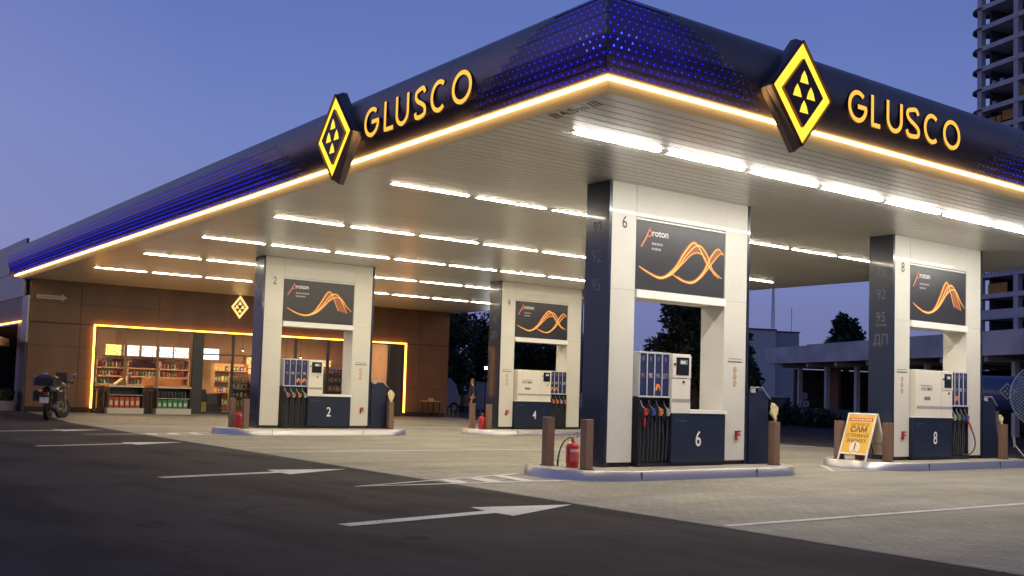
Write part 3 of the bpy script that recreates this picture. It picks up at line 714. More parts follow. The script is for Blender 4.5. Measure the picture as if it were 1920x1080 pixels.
    # bay with hoses
    b = MB(); b.box(x0+bay[0], x0+bay[1], y0+.02, y0+.30, .22, 1.318); b.box(x0+bay[0]-.002, x0+bay[0]+.02, y0-.06, y0+.019, .22, 1.318); b.box(x0+bay[1]-.02, x0+bay[1]-.003, y0-.06, y0+.019, .22, 1.318)
    for i in range(4):
        u = x0+bay[0]+.01+(i+.5)*bw; b.cbox(u-.05, u+.05, y0-.055, y0+.018, .93, 1.05, .01)
        b.box(u-.03, u+.03, y0-.02, y0+.018, 1.22, 1.27, 1)
    b.build('nozzle_bay', [mat('bay_black', (.020,.021,.027), .4), M_navy2], t, world=True)
    for i in range(4):
        u = x0+bay[0]+.01+(i+.5)*bw; b = MB(); nozzle(b, u, y0-.03, 1.08)
        o = b.build('nozzle', [mat('nozzle_'+ncols[i], NC[ncols[i]], .4), M_chrome], t, smooth=True, world=True)
        b = MB(); jx = random.uniform(-.01,.01)
        if mirror and num == 8 and i == 3:
            b.tube([(u+.03,y0-.09,1.02),(u+.07,y0-.14,.85),(u+.14,y0-.2,.62),(u+.15,y0-.2,.42),(u+.06,y0-.14,.26),(u-.06,y0-.02,.25)], .014, 8, smooth=2)
            b.tube([(u+.045,y0-.10,.98),(u+.085,y0-.16,.80)], .022, 8, mi=1)
        else:
            b.tube([(u+.03,y0-.06,1.02),(u+.035,y0-.07,.92),(u+.04+jx,y0-.06,.6),(u+.03+jx,y0-.05,.27)], .0135, 8)
        b.tube([(u-.035,y0-.03,.93),(u-.035+jx,y0-.055,.6),(u-.03,y0-.03,.25)], .0135, 8)
        if num == 6 and i == 0: b.tube([(u+.032,y0-.07,.98),(u+.036,y0-.07,.83)], .021, 8, mi=1)
        b.build('hose', [mat('hose_rubber', (.055,.055,.06), .22, coat=.6), mat('hose_red', (.5,.03,.03), .4)], o, smooth=True, world=True)
    if num == 6:   # bundle lying on top
        pass
    return t
dispenser(6, 11.50, 12.90, False, ['pink','w','grey','grey'], ['95','92','95','ДП'], (2,), ['red','blue','orange','grey'])
dispenser(8, 19.47, 12.90, True, ['grey','grey','w','pink'], ['ДП','95','92','95'], (1,), ['grey','green','purple','purple'])
dispenser(2, 11.57, 27.20, False, ['pink','w','pink','w'], ['95','92','95','95'], (2,3), ['pink','grey','orange','grey'])
dispenser(4, 19.62, 27.20, True, ['grey','w','grey','w'], ['95','95','92','ДП'], (0,1), ['pink','orange','grey','pink'])

def service_box(x, y, label):
    t = thing('service_box', label, 'service box', (x+.35, y, IZ), group='navy service boxes at the island ends')
    b = MB(); poly = [(0,IZ),(.78,IZ),(.78,.36),(.66,.62),(.54,.92),(.52,1.36),(.38,1.50),(0,1.50)]
    b.prism(poly, lambda u,v,w: (x+u, y+w, v), -.22, .22); b.box(x-.002+.6, x+.80, y-.23, y+.23, .355, .385, 1)
    recalc(b.build('body', [M_navy2, M_dark], t, world=True))
    b = MB(); b.tube([(x+.02,y-.24,1.47),(x+.02,y-.24,1.56),(x+.34,y-.24,1.56),(x+.56,y-.24,1.36)], .011, 6); b.box(x+.05, x+.14, y-.25, y-.22, 1.46, 1.54)
    b.build('rail', mat('grey_rail', (.4,.4,.42), .4), t, world=True)
    return t
service_box(14.93, 13.1, 'navy service box with sloping side at the end of pump 6')
service_box(22.90, 13.1, 'navy service box with sloping side at the end of pump 8')
service_box(15.00, 27.4, 'navy service box with sloping side at the end of pump 2')
def cloth(x, y, z, h, label, seed):
    rnd = random.Random(seed); b = MB(); n = 7; m_ = 8; vs = []
    for j in range(m_):
        t = j/(m_-1); w = (.035,.05,.10,.085,.12,.11,.07,.03)[(j+seed) % 8 if 0 < j < 7 else j]*(.8+.4*rnd.random())
        for i in range(n):
            s = i/(n-1)-.5; vs.append((x+s*w*2+.05*t, y-.03-.03*math.sin(i*2.1+j)-.02*t, z-t*h-.04*abs(s)*math.sin(j)))
    f = [(j*n+i, j*n+i+1, (j+1)*n+i+1, (j+1)*n+i) for j in range(m_-1) for i in range(n-1)]
    b.add(vs, f); o = b.build('glove', mat('cream_cloth', (.72,.62,.34), .8), world=True, loc=(x, y, z)); 
    md = o.modifiers.new('s', 'SOLIDIFY'); md.thickness = .006
    for p in o.data.polygons: p.use_smooth = True
    return tag(o, label, 'glove')
cloth(15.52, 12.85, 1.28, .34, 'pointed cream work glove hanging by the bollard at the far end of pump 6', 1)
cloth(23.50, 12.85, 1.16, .26, 'cream work glove hanging in front of the dark blue tank', 2)
cloth(15.60, 27.15, 1.30, .60, 'long cream cloth hanging from the service box of pump 2', 3)

# bollards
def bollard(x, y, label, ref=[]):
    if not ref:
        t = thing('bollard', label, 'bollard', (x, y, IZ-.003), group='brown square bollards on the islands')
        b = MB(); b.cbox(-.075,.075,-.075,.075, .012, .79, .006); b.build('post', M_brick, t)
        b = MB(); b.box(-.09,.09,-.09,.09,0,.011); b.build('base_plate', M_plinth, t); ref.append(t); return t
    return dup(ref[0], (x, y, IZ-.003), 0, label)
for x, y, l in ((10.82,13.58,'brown bollard left of the fire extinguisher by pump 6'), (10.83,12.62,'brown bollard between the fire extinguisher and pump 6'), (15.95-.62,12.62,'brown bollard at the far end of pump 6, by its service box'),
                (18.90,12.66,'brown bollard just behind the yellow board by pump 8'), (18.62,13.62,'brown bollard hidden half behind the yellow board'), (23.28,12.62,'brown bollard at the far end of pump 8, by the leaning squeegee'),
                (11.02,27.78,'brown bollard left of the red extinguisher by pump 2'), (11.07,26.95,'brown bollard right of the red extinguisher by pump 2'), (15.55,27.0,'brown bollard at the service box end of pump 2'),
                (18.98,27.75,'brown bollard left of pump 4, the one without an extinguisher'), (19.06,26.95,'brown bollard beside the extinguisher by pump 4')):
    bollard(x, y, l)
# extinguishers
def extinguisher(x, y, rz, label, ref=[]):
    if ref: return dup(ref[0], (x, y, IZ-.003), rz, label)
    t = thing('fire_extinguisher', label, 'fire extinguisher', (x, y, IZ-.003), rz, group='red fire extinguishers on the islands')
    b = MB(); b.lathe([(.095,0),(.105,.015),(.10,.05),(.108,.07),(.108,.33),(.095,.37),(.06,.40),(.03,.41),(.028,.43)], n=20); b.build('cylinder', M_red, t, smooth=True)
    b = MB(); n = 10
    for z0, z1, mi in ((.25,.30,0),(.10,.24,1)):
        vs = []
        for i in range(n+1):
            a = R(-150+120*i/n); vs += [(.1095*math.cos(a), .1095*math.sin(a), z0), (.1095*math.cos(a), .1095*math.sin(a), z1)]
        b.add(vs, [(2*i,2*i+2,2*i+3,2*i+1) for i in range(n)], mi)
    b.build('label', [mat('label_pale', (.55,.42,.40), .5), mat('label_red', (.50,.09,.08), .5)], t)
    b = MB(); b.cyl((0,0,.43),(0,0,.47),.02,n=10); b.tube([(0,0,.46),(.06,0,.50),(.13,0,.49)], .008, 6); b.tube([(0,0,.47),(.05,.01,.53),(.10,.01,.57)], .008, 6)
    b.tube([(0,0,.46),(-.05,0,.49)], .012, 6); b.build('valve', mat('valve_metal', (.25,.16,.13), .35, .6), t)
    b = MB(); b.tube([(-.05,0,.485),(-.14,-.01,.46),(-.23,-.01,.38),(-.29,-.01,.24),(-.31,-.01,.12)], .0115, 8, smooth=2); b.tube([(-.31,-.01,.13),(-.312,-.01,.03)], .016, 8); b.build('hose', M_rubber, t, smooth=True)
    ref.append(t); return t
extinguisher(10.93, 13.08, 0, 'red fire extinguisher with black hose between the bollards of pump 6')
extinguisher(11.08, 27.42, R(200), 'red fire extinguisher between the bollards of pump 2')
extinguisher(18.93, 27.12, R(200), 'red fire extinguisher against the bollard of pump 4')
extinguisher(18.95, 13.35, R(90), 'red fire extinguisher under the yellow board by pump 8')

# sandwich board
t = thing('sandwich_board', 'yellow sandwich board with red strip and dark writing beside pump 8', 'sign', (18.75, 13.15, IZ))
def panelfn(xf, xt, zt, side):    # a leaning panel, u across (from y=13.5 to 12.84), v up the slope
    zb = IZ
    d = Vector((xt-xf, 0, zt-zb)); L = d.length; d.normalize(); n = Vector((-d.z, 0, d.x)) if side else Vector((d.z, 0, -d.x))
    return lambda u, v, w=0: Vector((xf, 13.50-u, zb)) + d*v + n*w, L
fa, L = panelfn(18.40, 18.78, 1.12, 1)
WD = .68
def pbox(b, fn, u0, u1, v0, v1, w0, w1, mi=0):
    vs = [fn(u,v,w) for w in (w0,w1) for u,v in ((u0,v0),(u1,v0),(u1,v1),(u0,v1))]
    b.add(vs, [(0,3,2,1),(4,5,6,7),(0,1,5,4),(1,2,6,5),(2,3,7,6),(3,0,4,7)], mi)
for nm, xf, s in (('frame', 18.40, 1), ('frame', 19.16, 0)):
    fn, L = panelfn(xf, 18.78+(.02 if not s else 0), 1.12, s)
    b = MB()
    for u0, u1, v0, v1 in ((0,.03,0,L),(WD-.03,WD,0,L),(.03,WD-.03,L-.03,L),(.03,WD-.03,.13,.155)): pbox(b, fn, u0, u1, v0, v1, -.012, .014)
    recalc(b.build('frame', mat('white_frame', (.8,.78,.72), .4), t, world=True))
b = MB(); pbox(b, fa, .03, WD-.03, .155, L-.03, -.008, .008, 0)
pn = recalc(b.build('panel', [mat('board_yellow', (.82,.46,.045), .45)], t, world=True))
b = MB(); f2 = lambda u, v, w=0: fa(WD/2+u, v, w)
b.add([f2(-.28,L-.17,.0095), f2(.28,L-.17,.0095), f2(.28,L-.10,.0095), f2(-.28,L-.10,.0095)], [(0,1,2,3)], 1)
small_lines(b, lambda u,v,w: f2(u,v,.0115), -.25, L-.155, .5, 1, .038, 8, 3)
b.text('ЗАПРАВСЯ', 0, L-.275, .085, f2, .010, bold=.004, mi=0, squash=.95); b.text('САМ', 0, L-.41, .165, f2, .010, bold=.03, mi=0, squash=1.05)
b.text('ОТРИМАЙ', 0, L-.525, .105, f2, .010, bold=.012, mi=0, squash=1.0); b.text('ЗНИЖКУ', 0, L-.64, .115, f2, .010, bold=.014, mi=0, squash=.95)
b.add([f2(.125*math.cos(a*PI/12), .285+.125*math.sin(a*PI/12), .0095) for a in range(24)], [tuple(range(24))], 2)
b.text('1', 0, .235, .20, f2, .0115, bold=.04, mi=1); small_lines(b, lambda u,v,w: f2(u,v,.0115), -.06, .19, .12, 1, .018, 8, 0)
recalc(b.build('lettering', [mat('brown_print', (.09,.045,.01), .5), mat('red_print', (.55,.06,.03), .5), mat('cream_print', (.82,.75,.62), .5), mat('pink_print', (.85,.5,.4), .5)], pn, world=True))
fb, L = panelfn(19.16, 18.80, 1.12, 0); b = MB(); pbox(b, fb, .03, WD-.03, .155, L-.03, -.006, .006); recalc(b.build('back_panel', mat('board_back', (.62,.56,.47), .6), t, world=True))
b = MB(); b.cyl((18.53,12.87,.52),(19.03,12.87,.50),.008,n=6); b.build('stay_bar', M_dark, t, world=True)

# squeegee leaning on the kerb of island 8
t = thing('squeegee', 'window squeegee with grey handle leaning on the far end of the pump 8 island', 'squeegee', (23.2, 11.95, 0))
b = MB(); b.tube([(23.22,11.90,.02),(23.10,12.25,.50)], .014, 8); b.build('handle', mat('pale_handle', (.45,.45,.43), .5), t, world=True)
b = MB(); b.tube([(23.03,12.22,.45),(23.15,12.3,.66)], .028, 8); b.build('head', mat('squeegee_head', (.16,.15,.15), .7), t, world=True)

# ================================================================== SHOP
SY, SXL, SXR = 40.3, 8.3, 26.15
M_cedar = mat('wall_composite', (.15,.073,.037), .42, noise=.16, nscale=1.1, stretch=(1,1,.5), spec=.35)
M_dkframe = mat('window_frame_dark', (.035,.036,.038), .4)
M_mullion = mat('window_mullion', (.26,.15,.08), .4)
shop = thing('shop_building', 'brown panelled petrol station shop with orange lit window surround', 'building', (17, 42, .12))
b = MB(); g = .006
def tiles(xs, zs, y=SY):
    for a, c in zip(xs, xs[1:]):
        for z0, z1 in zip(zs, zs[1:]): b.box(a+g, c-g, y, y+.03, z0+g, z1-g)
tiles([SXL, 10.05, 10.52], [.32, 1.37, 2.52, 3.34]); tiles([SXL, 10.05, 12.9, 15.75, 18.6, 21.45, 24.6, SXR], [3.36, 4.10, 4.99])
tiles([23.86, 24.6, SXR], [.32, 1.37, 2.52, 3.34])
b.box(SXL+.01, 10.5, SY+.031, SY+.3, .12, 5.6, 1); b.box(23.87, SXR-.01, SY+.031, SY+.3, .12, 5.6, 1); b.box(10.5, 23.87, SY+.031, SY+.3, 3.345, 5.6, 1)
b.box(SXL, 10.52, SY+.01, SY+.03, .10, .318, 1); b.box(23.86, SXR, SY+.01, SY+.03, .10, .318, 1)
b.box(SXR-.03, SXR, SY+.32, 52, .1, 5.6, 0)
b.build('wall', [M_cedar, mat('wall_gap', (.02,.016,.013), .8)], shop, world=True)
b = MB(); b.box(SXL, SXR, SY+.35, 60, 5.62, 5.8); b.build('roof', mat('roof_sheet'), shop, world=True)
b = MB(); b.box(10.52, 10.572, SY-.11, SY-.06, .30, 3.375); b.box(10.572, 23.80, SY-.11, SY-.06, 3.328, 3.375)
b.build('light_strip', M_led2, shop, world=True)
b = MB(); b.box(23.80, 23.865, SY-.11, SY-.05, .30, 3.38)
b.build('light_strip', glow('shop_led_dim', (1,.34,.05), 7), shop, world=True)
b = MB(); b.box(10.576, 23.799, SY-.06, SY+.12, 3.27, 3.313); b.box(10.576, 10.62, SY-.06, SY+.12, .12, 3.27); b.box(23.75, 23.799, SY-.06, SY+.12, .12, 3.27)
b.box(14.30, 14.66, SY-.03, SY+.20, .12, 3.268, 0); b.box(23.1, 23.745, SY+.0, SY+.20, .12, 3.268, 0); b.box(10.62, 23.1, SY+.06, SY+.14, .12, .20, 0)
b.build('frame', M_dkframe, shop, world=True)
# shop windows and door leaves with thin glass
def glassmat():
    M = bpy.data.materials.new('window_glass'); M.use_nodes = True; n = M.node_tree.nodes; l = M.node_tree.links; n.clear()
    o = n.new('ShaderNodeOutputMaterial'); mx_ = n.new('ShaderNodeMixShader'); tr = n.new('ShaderNodeBsdfTransparent'); gl = n.new('ShaderNodeBsdfGlossy'); fr = n.new('ShaderNodeFresnel')
    tr.inputs[0].default_value = (.90,.91,.92,1); gl.inputs['Roughness'].default_value = .03; fr.inputs[0].default_value = 1.5
    l.new(fr.outputs[0], mx_.inputs[0]); l.new(tr.outputs[0], mx_.inputs[1]); l.new(gl.outputs[0], mx_.inputs[2]); l.new(mx_.outputs[0], o.inputs[0]); return M
M_glass = glassmat()
wx = [10.62, 11.75, 12.95, 14.28]
for a, c in zip(wx, wx[1:]):
    b = MB(); b.box(a, a+.05, SY+.05, SY+.12, .2, 3.27); b.box(c-.05, c, SY+.05, SY+.12, .2, 3.27); b.box(a+.05, c-.05, SY+.05, SY+.12, .98, 1.03)
    w = b.build('window', M_mullion, shop, world=True)
    b = MB(); b.box(a+.051, c-.051, SY+.08, SY+.088, .2, 3.268); b.build('pane', M_glass, w, world=True)
for a, c in ((14.68,15.92),(15.93,17.15)):
    b = MB(); b.box(a, a+.05, SY+.03, SY+.10, .13, 3.26); b.box(c-.05, c, SY+.03, SY+.10, .13, 3.26); b.box(a+.05, c-.05, SY+.03, SY+.10, .13, .22); b.box(a+.05, c-.05, SY+.03, SY+.10, 2.45, 2.50)
    w = b.build('door', M_dkframe, shop, world=True)
    b = MB(); b.box(a+.051, c-.051, SY+.06, SY+.068, .221, 3.258); b.build('pane', M_glass, w, world=True)
for i in range(4):
    a = 17.17+i*1.48; c = a+1.46; b = MB(); b.box(a, a+.05, SY+.05, SY+.12, .2, 3.27); b.box(c-.05, c, SY+.05, SY+.12, .2, 3.27)
    w = b.build('window', M_dkframe, shop, world=True)
    b = MB(); b.box(a+.051, c-.051, SY+.08, SY+.088, .2, 3.268); b.build('pane', M_glass, w, world=True)
# room
b = MB(); b.box(10.5, 24.2, 47.0, 47.1, .12, 3.9); b.box(10.4, 10.5, SY+.31, 47.1, .12, 3.9); b.box(24.2, 24.3, SY+.31, 47.1, .12, 3.9)
b.build('inner_wall', mat('inner_wall', (.34,.22,.13), .7, noise=.1, nscale=2), shop, world=True)
b = MB(); b.box(10.5, 24.2, SY+.31, 47, 3.75, 3.8); b.build('inner_ceiling', mat('inner_ceiling', (.28,.17,.11), .7), shop, world=True)
b = MB(); b.box(10.5, 24.2, SY+.15, 47, .125, .135); b.build('inner_floor', mat('inner_floor', (.22,.18,.14), .35), shop, world=True)
# ceiling panels that light the room
for i in range(6):
    x = 11.6+i*2.2; b = MB(); b.box(-.45,.45,-.3,.3,-.03,0)
    o = b.build('ceiling_light', glow('warm_panel', (1,.66,.38), 75), loc=(x, 43.2, 3.74)); tag(o, 'warm flat ceiling lamp inside the shop', 'light', 'ceiling lamps inside the shop')
for x, y, z in ((17.0,42.0,2.75),(17.9,42.2,2.80),(18.35,41.6,2.7),(19.4,43,2.55),(20.1,43,2.6)):
    b = MB(); b.lathe([(.02,.09),(.05,.05),(.06,0),(.045,-.02)], n=10); b.cyl((0,0,.09),(0,0,.9),.008,n=5,mi=0)
    b.add([(.045*math.cos(a*PI/5), .045*math.sin(a*PI/5), -.021) for a in range(10)], [tuple(range(10))], 1)
    o = b.build('spotlight', [M_dark, glow('spot_face', (1,.85,.62), 60)], loc=(x, y, z)); tag(o, 'small bright ceiling spot inside the shop', 'spotlight', 'ceiling spots inside the shop')
# menu light boxes
M_menu = []
def menumat(i, base, alt):
    M = bpy.data.materials.new('menu_picture_%d' % i); M.use_nodes = True; n = M.node_tree.nodes; l = M.node_tree.links; n.clear()
    o = n.new('ShaderNodeOutputMaterial'); e = n.new('ShaderNodeEmission'); t = n.new('ShaderNodeTexCoord'); v = n.new('ShaderNodeTexVoronoi'); v.inputs['Scale'].default_value = 4.5; r = n.new('ShaderNodeValToRGB')
    l.new(t.outputs['Object'], v.inputs[0]); l.new(v.outputs['Distance'], r.inputs[0]); l.new(r.outputs[0], e.inputs[0]); l.new(e.outputs[0], o.inputs[0]); e.inputs[1].default_value = 2.4
    r.color_ramp.elements[0].color = alt+(1,); v.inputs['Scale'].default_value = 7; r.color_ramp.elements[0].position = .12; r.color_ramp.elements[1].position = .42; r.color_ramp.elements[1].color = base+(1,); return M
xs = [12.45, 13.2, 13.95, 14.65, 15.35, 16.05]
for i, (nm, base, alt) in enumerate((('yellow', (1,.66,.15), (.6,.2,.03)), ('white', (1,.86,.7), (.5,.15,.1)), ('white', (.95,.88,.82), (.3,.1,.08)), ('bluish white', (.62,.75,1), (.2,.25,.5)), ('cream', (1,.82,.6), (.4,.15,.08)))):
    b = MB(); b.box(-.33,.33,-.03,.03,0,.46,1); b.box(-.32,.32,-.036,-.031,.01,.45,0)
    o = b.build('menu_board', [menumat(i, base, alt), M_dark], loc=(xs[i]+.33, 45.7, 2.40)); tag(o, 'lit %s menu board hanging over the shop counter, number %s from the entrance side' % (nm, ('five','four','three','two','one')[i]), 'menu board', 'lit menu boards over the counter')
b = MB(); b.box(-.36,.36,-.03,.03,0,.5,1); b.box(-.35,.35,-.036,-.031,.01,.49,0)
tag(b.build('display_screen', [menumat(9, (.85,.92,1), (1,.6,.1)), M_dark], loc=(16.95, 45.5, 2.38)), 'single bright white screen seen through the shop door', 'screen')
t = thing('wall_shelf', 'long wooden wall shelf with boards under the lit menus', 'shelf', (14.3, 46.5, .12))
b = MB()
for z in (2.28, 1.86, 1.50, 1.15): b.box(12.2, 16.2, 46.0, 46.6, z, z+.05)
for x in (12.2, 13.5, 14.85, 16.15): b.box(x, x+.05, 46.0, 46.6, .14, 2.279)
b.build('board', M_wood, t, world=True)
t = thing('shop_counter', 'dark shop counter with wooden top behind the left windows', 'counter', (13.2, 43.5, .12))
b = MB(); b.box(10.9, 15.6, 43.3, 43.9, .14, 1.08); b.build('body', mat('counter_front', (.10,.06,.04), .5), t, world=True)
b = MB(); b.box(10.85, 15.65, 43.2, 43.95, 1.085, 1.14); b.build('worktop', M_wood, t, world=True)
b = MB(); b.box(-.75,.75,-.2,.2,0,.34); b.box(-.72,.72,-.22,-.201,.05,.30,1)
tag(b.build('wooden_display', [M_wood, mat('bread_orange', (.55,.25,.08), .6)], loc=(14.2, 43.6, 1.141)), 'wooden bread display standing on the shop counter', 'display')
rnd = random.Random(11)
def goods(kind, label, cat, group, spots, size, cols, prof=None):
    protos = []
    for i, (x, y, z) in enumerate(spots):
        k = rnd.randrange(len(cols))
        if i < len(cols): k = i
        key = k
        pr = [p for p in protos if p[0] == key]
        if not pr:
            w, d, h = size; b = MB()
            if prof: b.lathe([(r*w, zz*h) for r, zz in prof], n=10)
            else:
                b.cbox(-w/2, w/2, -d/2, d/2, 0, h, min(w,d)*.12); b.box(-w*.3, w*.3, -d/2-.002, -d/2-.0005, h*.25, h*.65, 1)
            o = b.build(kind, [mat('%s_%d' % (kind, k), cols[k], .4), mat('label_cream', (.6,.5,.36), .5)]); tag(o, label, cat, group); protos.append((key, o))
        else:
            o = pr[0][1].copy(); COL.objects.link(o)
        o.location = (x, y, z)
BOT = [(.5,0),(.5,.6),(.35,.75),(.16,.85),(.16,1)]
goods('goods_bottle', 'bottle on the wall shelf under the lit menus', 'bottle', 'bottles on the wall shelf', [(12.5+.145*i, 46.2, 1.91) for i in range(6)]+[(15.0+.15*i, 46.2, 1.91) for i in range(6)]+[(12.4+.13*i, 46.2, 1.55) for i in range(28) if i % 7 != 6]+[(12.35+.14*i, 46.2, 1.20) for i in range(26) if i % 5 != 4], (.09,.09,.26), [(.25,.03,.02),(.3,.3,.3),(.03,.12,.05),(.25,.14,.03)], BOT)
# shelving units inside, right of the door
def gondola(x, y, w, levels, label, seed):
    t = thing('shelving_unit', label, 'shelf', (x, y, .135)); b = MB()
    for z in levels: b.box(-w/2, w/2, -.2, .2, z, z+.03)
    for sx_ in (-w/2-.03, w/2): b.box(sx_, sx_+.03, -.21, .21, 0, levels[-1]+.35)
    b.box(-w/2, w/2, .2, .22, 0, levels[-1]+.35); b.build('frame', M_wood, t)
    sp = []
    for z in levels:
        u = -w/2+.09
        while u < w/2-.06: sp.append((x+u, y-.08, z+.03+.136)); u += rnd.uniform(.13,.19)
    goods('goods_packet', label.replace('shelving unit', 'packet on the shelving unit')[:70], 'packet', 'packets on ' + label.split(',')[0][:60], sp, (.11,.10,.20), [(.5,.08,.04),(.6,.38,.05),(.5,.45,.35),(.06,.16,.08),(.05,.08,.25)])
gondola(17.5, 44.6, 1.5, [.3,.8,1.3,1.75], 'wooden shelving unit behind the shop door', 1)
gondola(19.1, 43.2, 2.0, [.2,.6,1.0,1.4], 'wooden shelving unit seen under the poster marked 2', 2)
gondola(21.2, 42.4, 1.5, [.2,.6,1.0,1.4,1.75], 'tall shelving unit behind the pump 2 service box', 5)
gondola(16.8, 41.6, .8, [.3,.65,1.0,1.3], 'narrow shelving unit just inside the door', 3)
gondola(22.6, 44.5, 1.4, [.4,.8,1.2,1.6], 'wooden shelving unit at the far right shop window', 4)
t = thing('wine_rack', 'gold lit wooden rack with crossed bars over the shelves', 'rack', (20.6, 46.3, 1.3)); b = MB()
for i in range(8):
    x = 18.8+i*.55; b.box(x, x+.04, 46.0, 46.4, 2.1, 2.6)
    b.tube([(x+.04,46.02,2.12),(x+.55,46.02,2.58)], .018, 5); b.tube([(x+.04,46.02,2.58),(x+.55,46.02,2.12)], .018, 5)
b.box(18.8, 23.3, 46.0, 46.4, 2.06, 2.10); b.box(18.8, 23.3, 46.0, 46.4, 2.60, 2.64); b.box(18.8, 23.3, 46.0, 46.4, 1.30, 1.34)
for i in range(6): b.box(18.8+i*.9, 18.84+i*.9, 46.0, 46.4, 1.341, 2.059)
b.build('frame', M_wood, t, world=True)
b = MB(); b.box(18.85, 23.3, 46.38, 46.395, 1.35, 2.05); b.box(18.85, 23.3, 46.41, 46.42, 2.1, 2.6); b.build('lit_back', glow('gold_backlight', (1,.62,.18), 1.6), t, world=True)
b = MB(); b.cbox(-.35,.35,-.3,.3,0,.8,.03); tag(b.build('waste_bin', M_dark, loc=(15.6, 41.6, .136)), 'black bin just inside the shop door', 'bin')
b = MB(); b.cbox(-.18,.18,-.16,.16,0,.45,.02); b.box(-.16,.16,-.14,.14,.451,.95,1)
tag(b.build('floor_display', [mat('display_yellow', (.6,.42,.05), .5), mat('display_dark', (.05,.05,.04), .5)], loc=(15.05, 41.3, .136)), 'yellow and black floor display behind the left door leaf', 'display')

# outdoor racks with canisters
def rack(x0, x1, label, top=1.10):
    t = thing('display_rack', label, 'rack', ((x0+x1)/2, 39.6, .13)); z0 = .13
    b = MB(); b.box(x0-.02, x1+.02, 39.33, 39.85, z0, z0+.21); b.build('base', mat('rack_cream', (.56,.52,.42), .5), t, world=True)
    b = MB(); b.box(x0, x0+.03, 39.36, 39.84, z0+.211, top); b.box(x1-.03, x1, 39.36, 39.84, z0+.211, top); b.box(x0+.03, x1-.03, 39.80, 39.84, z0+.211, top); b.build('side_panel', mat('rack_dark', (.05,.045,.04), .5), t, world=True)
    b = MB(); b.box(x0-.01, x1+.01, 39.34, 39.84, top+.001, top+.06); b.build('top_board', mat('rack_cream'), t, world=True)
    b = MB(); zz = .80 if 'red' in label else .70; b.box(x0+.031, x1-.031, 39.37, 39.79, zz, zz+.025); b.build('shelf', mat('rack_shelf', (.45,.43,.38), .4), t, world=True)
rack(10.92, 12.18, 'outdoor rack of red canisters in front of the left shop window')
rack(12.68, 13.96, 'outdoor rack of green canisters and dark bottles by the shop door')
CAN = [(.5,0),(.5,.72),(.42,.85),(.2,.9),(.2,1)]
def canisters(kind, label, group, x0, n, y, z, col, size):
    goods(kind, label, 'canister', group, [(x0+i*size[0]*1.12, y, z) for i in range(n)], size, [col])
for yy in (39.47, 39.66): canisters('red_canister', 'red canister of fluid on the outdoor rack', 'red canisters', 11.04, 6, yy, .345, (.42,.07,.025), (.17,.12,.40))
for yy in (39.47, 39.66): canisters('green_canister', 'green canister of fluid on the bottom of the outdoor rack', 'green canisters', 12.80, 6, yy, .345, (.05,.22,.10), (.175,.12,.32))
goods('oil_bottle', 'dark bottle on the upper shelf over the green canisters', 'bottle', 'dark bottles over the green canisters', [(12.78+.125*i, 39.5, .726) for i in range(9)], (.10,.10,.27), [(.04,.05,.05)], CAN)
for x, z1, lab in ((12.43, .92, 'black goods stand between the two outdoor canister racks'), (10.76, .95, 'black goods stand in the left corner of the shop window')):
    t = thing('goods_stand', lab, 'stand', (x, 39.8, .13)); b = MB(); b.box(-.14,.14,-.12,.12,0,.04)
    for k in range(3): b.box(-.13,.13,-.11,.11,.25+k*.25,.27+k*.25)
    for sx_ in (-.13,.12): b.box(sx_, sx_+.012, -.1, .1, .041, z1-.13)
    b.build('frame', M_dark, t)
    b = MB()
    for k in range(4):
        for j in (-.07,.0,.07): b.cyl((j,-.05,.05+k*.25-(.0 if k else 0)),(j,-.05,.20+k*.25),.028,n=8)
    b.build('goods', mat('goods_dark', (.06,.06,.06), .3), t)

# facade signs
def facade_emblem():
    t = thing('facade_sign', 'yellow lit diamond and letters on the brown shop wall, half hidden by pump 2', 'sign', (17.4, SY, 4.4))
    fn = FRONT(16.10, SY-.01, 4.42); b = MB(); b.ring(dia(.355,.46), dia(.265,.34), fn, 0, .05)
    for cx, cy in ((0,.15),(-.12,.0),(.12,.0),(0,-.15)): b.prism([(cx-.075,cy-.06),(cx+.075,cy-.06),(cx,cy+.085)], fn, 0, .05)
    recalc(b.build('emblem', glow('facade_yellow', (1,.66,.22), 1.3), t, world=True))
    b = MB(); x = 16.72
    for ch, w in zip('GLUSCO', (.30,.17,.24,.22,.28,.32)):
        for st in letter(ch, w, .32, .05): b.ribbon([(x+u-16.10, v-.15) for u, v in st], .05, fn, 0, .04, closed=(ch == 'O'))
        x += w+.11
    recalc(b.build('lettering', MATS['facade_yellow'], t, world=True))
facade_emblem()
b = MB(); b.prism([(0,-.07),(.85,-.07),(.85,-.14),(1.05,0),(.85,.14),(.85,.07),(0,.07)], lambda u,v,w: (u, -w, v), 0, .03)
small_lines(b, lambda u,v,w: (u, -.03-w, v), .08, -.025, .72, 1, .05, 4, 1)
o = recalc(b.build('direction_sign', [mat('sign_pale', (.42,.38,.33), .5), mat('sign_grey', (.2,.18,.16), .5)], loc=(8.5, SY-.005, 4.27))); tag(o, 'pale arrow shaped direction sign high on the brown shop wall', 'sign')

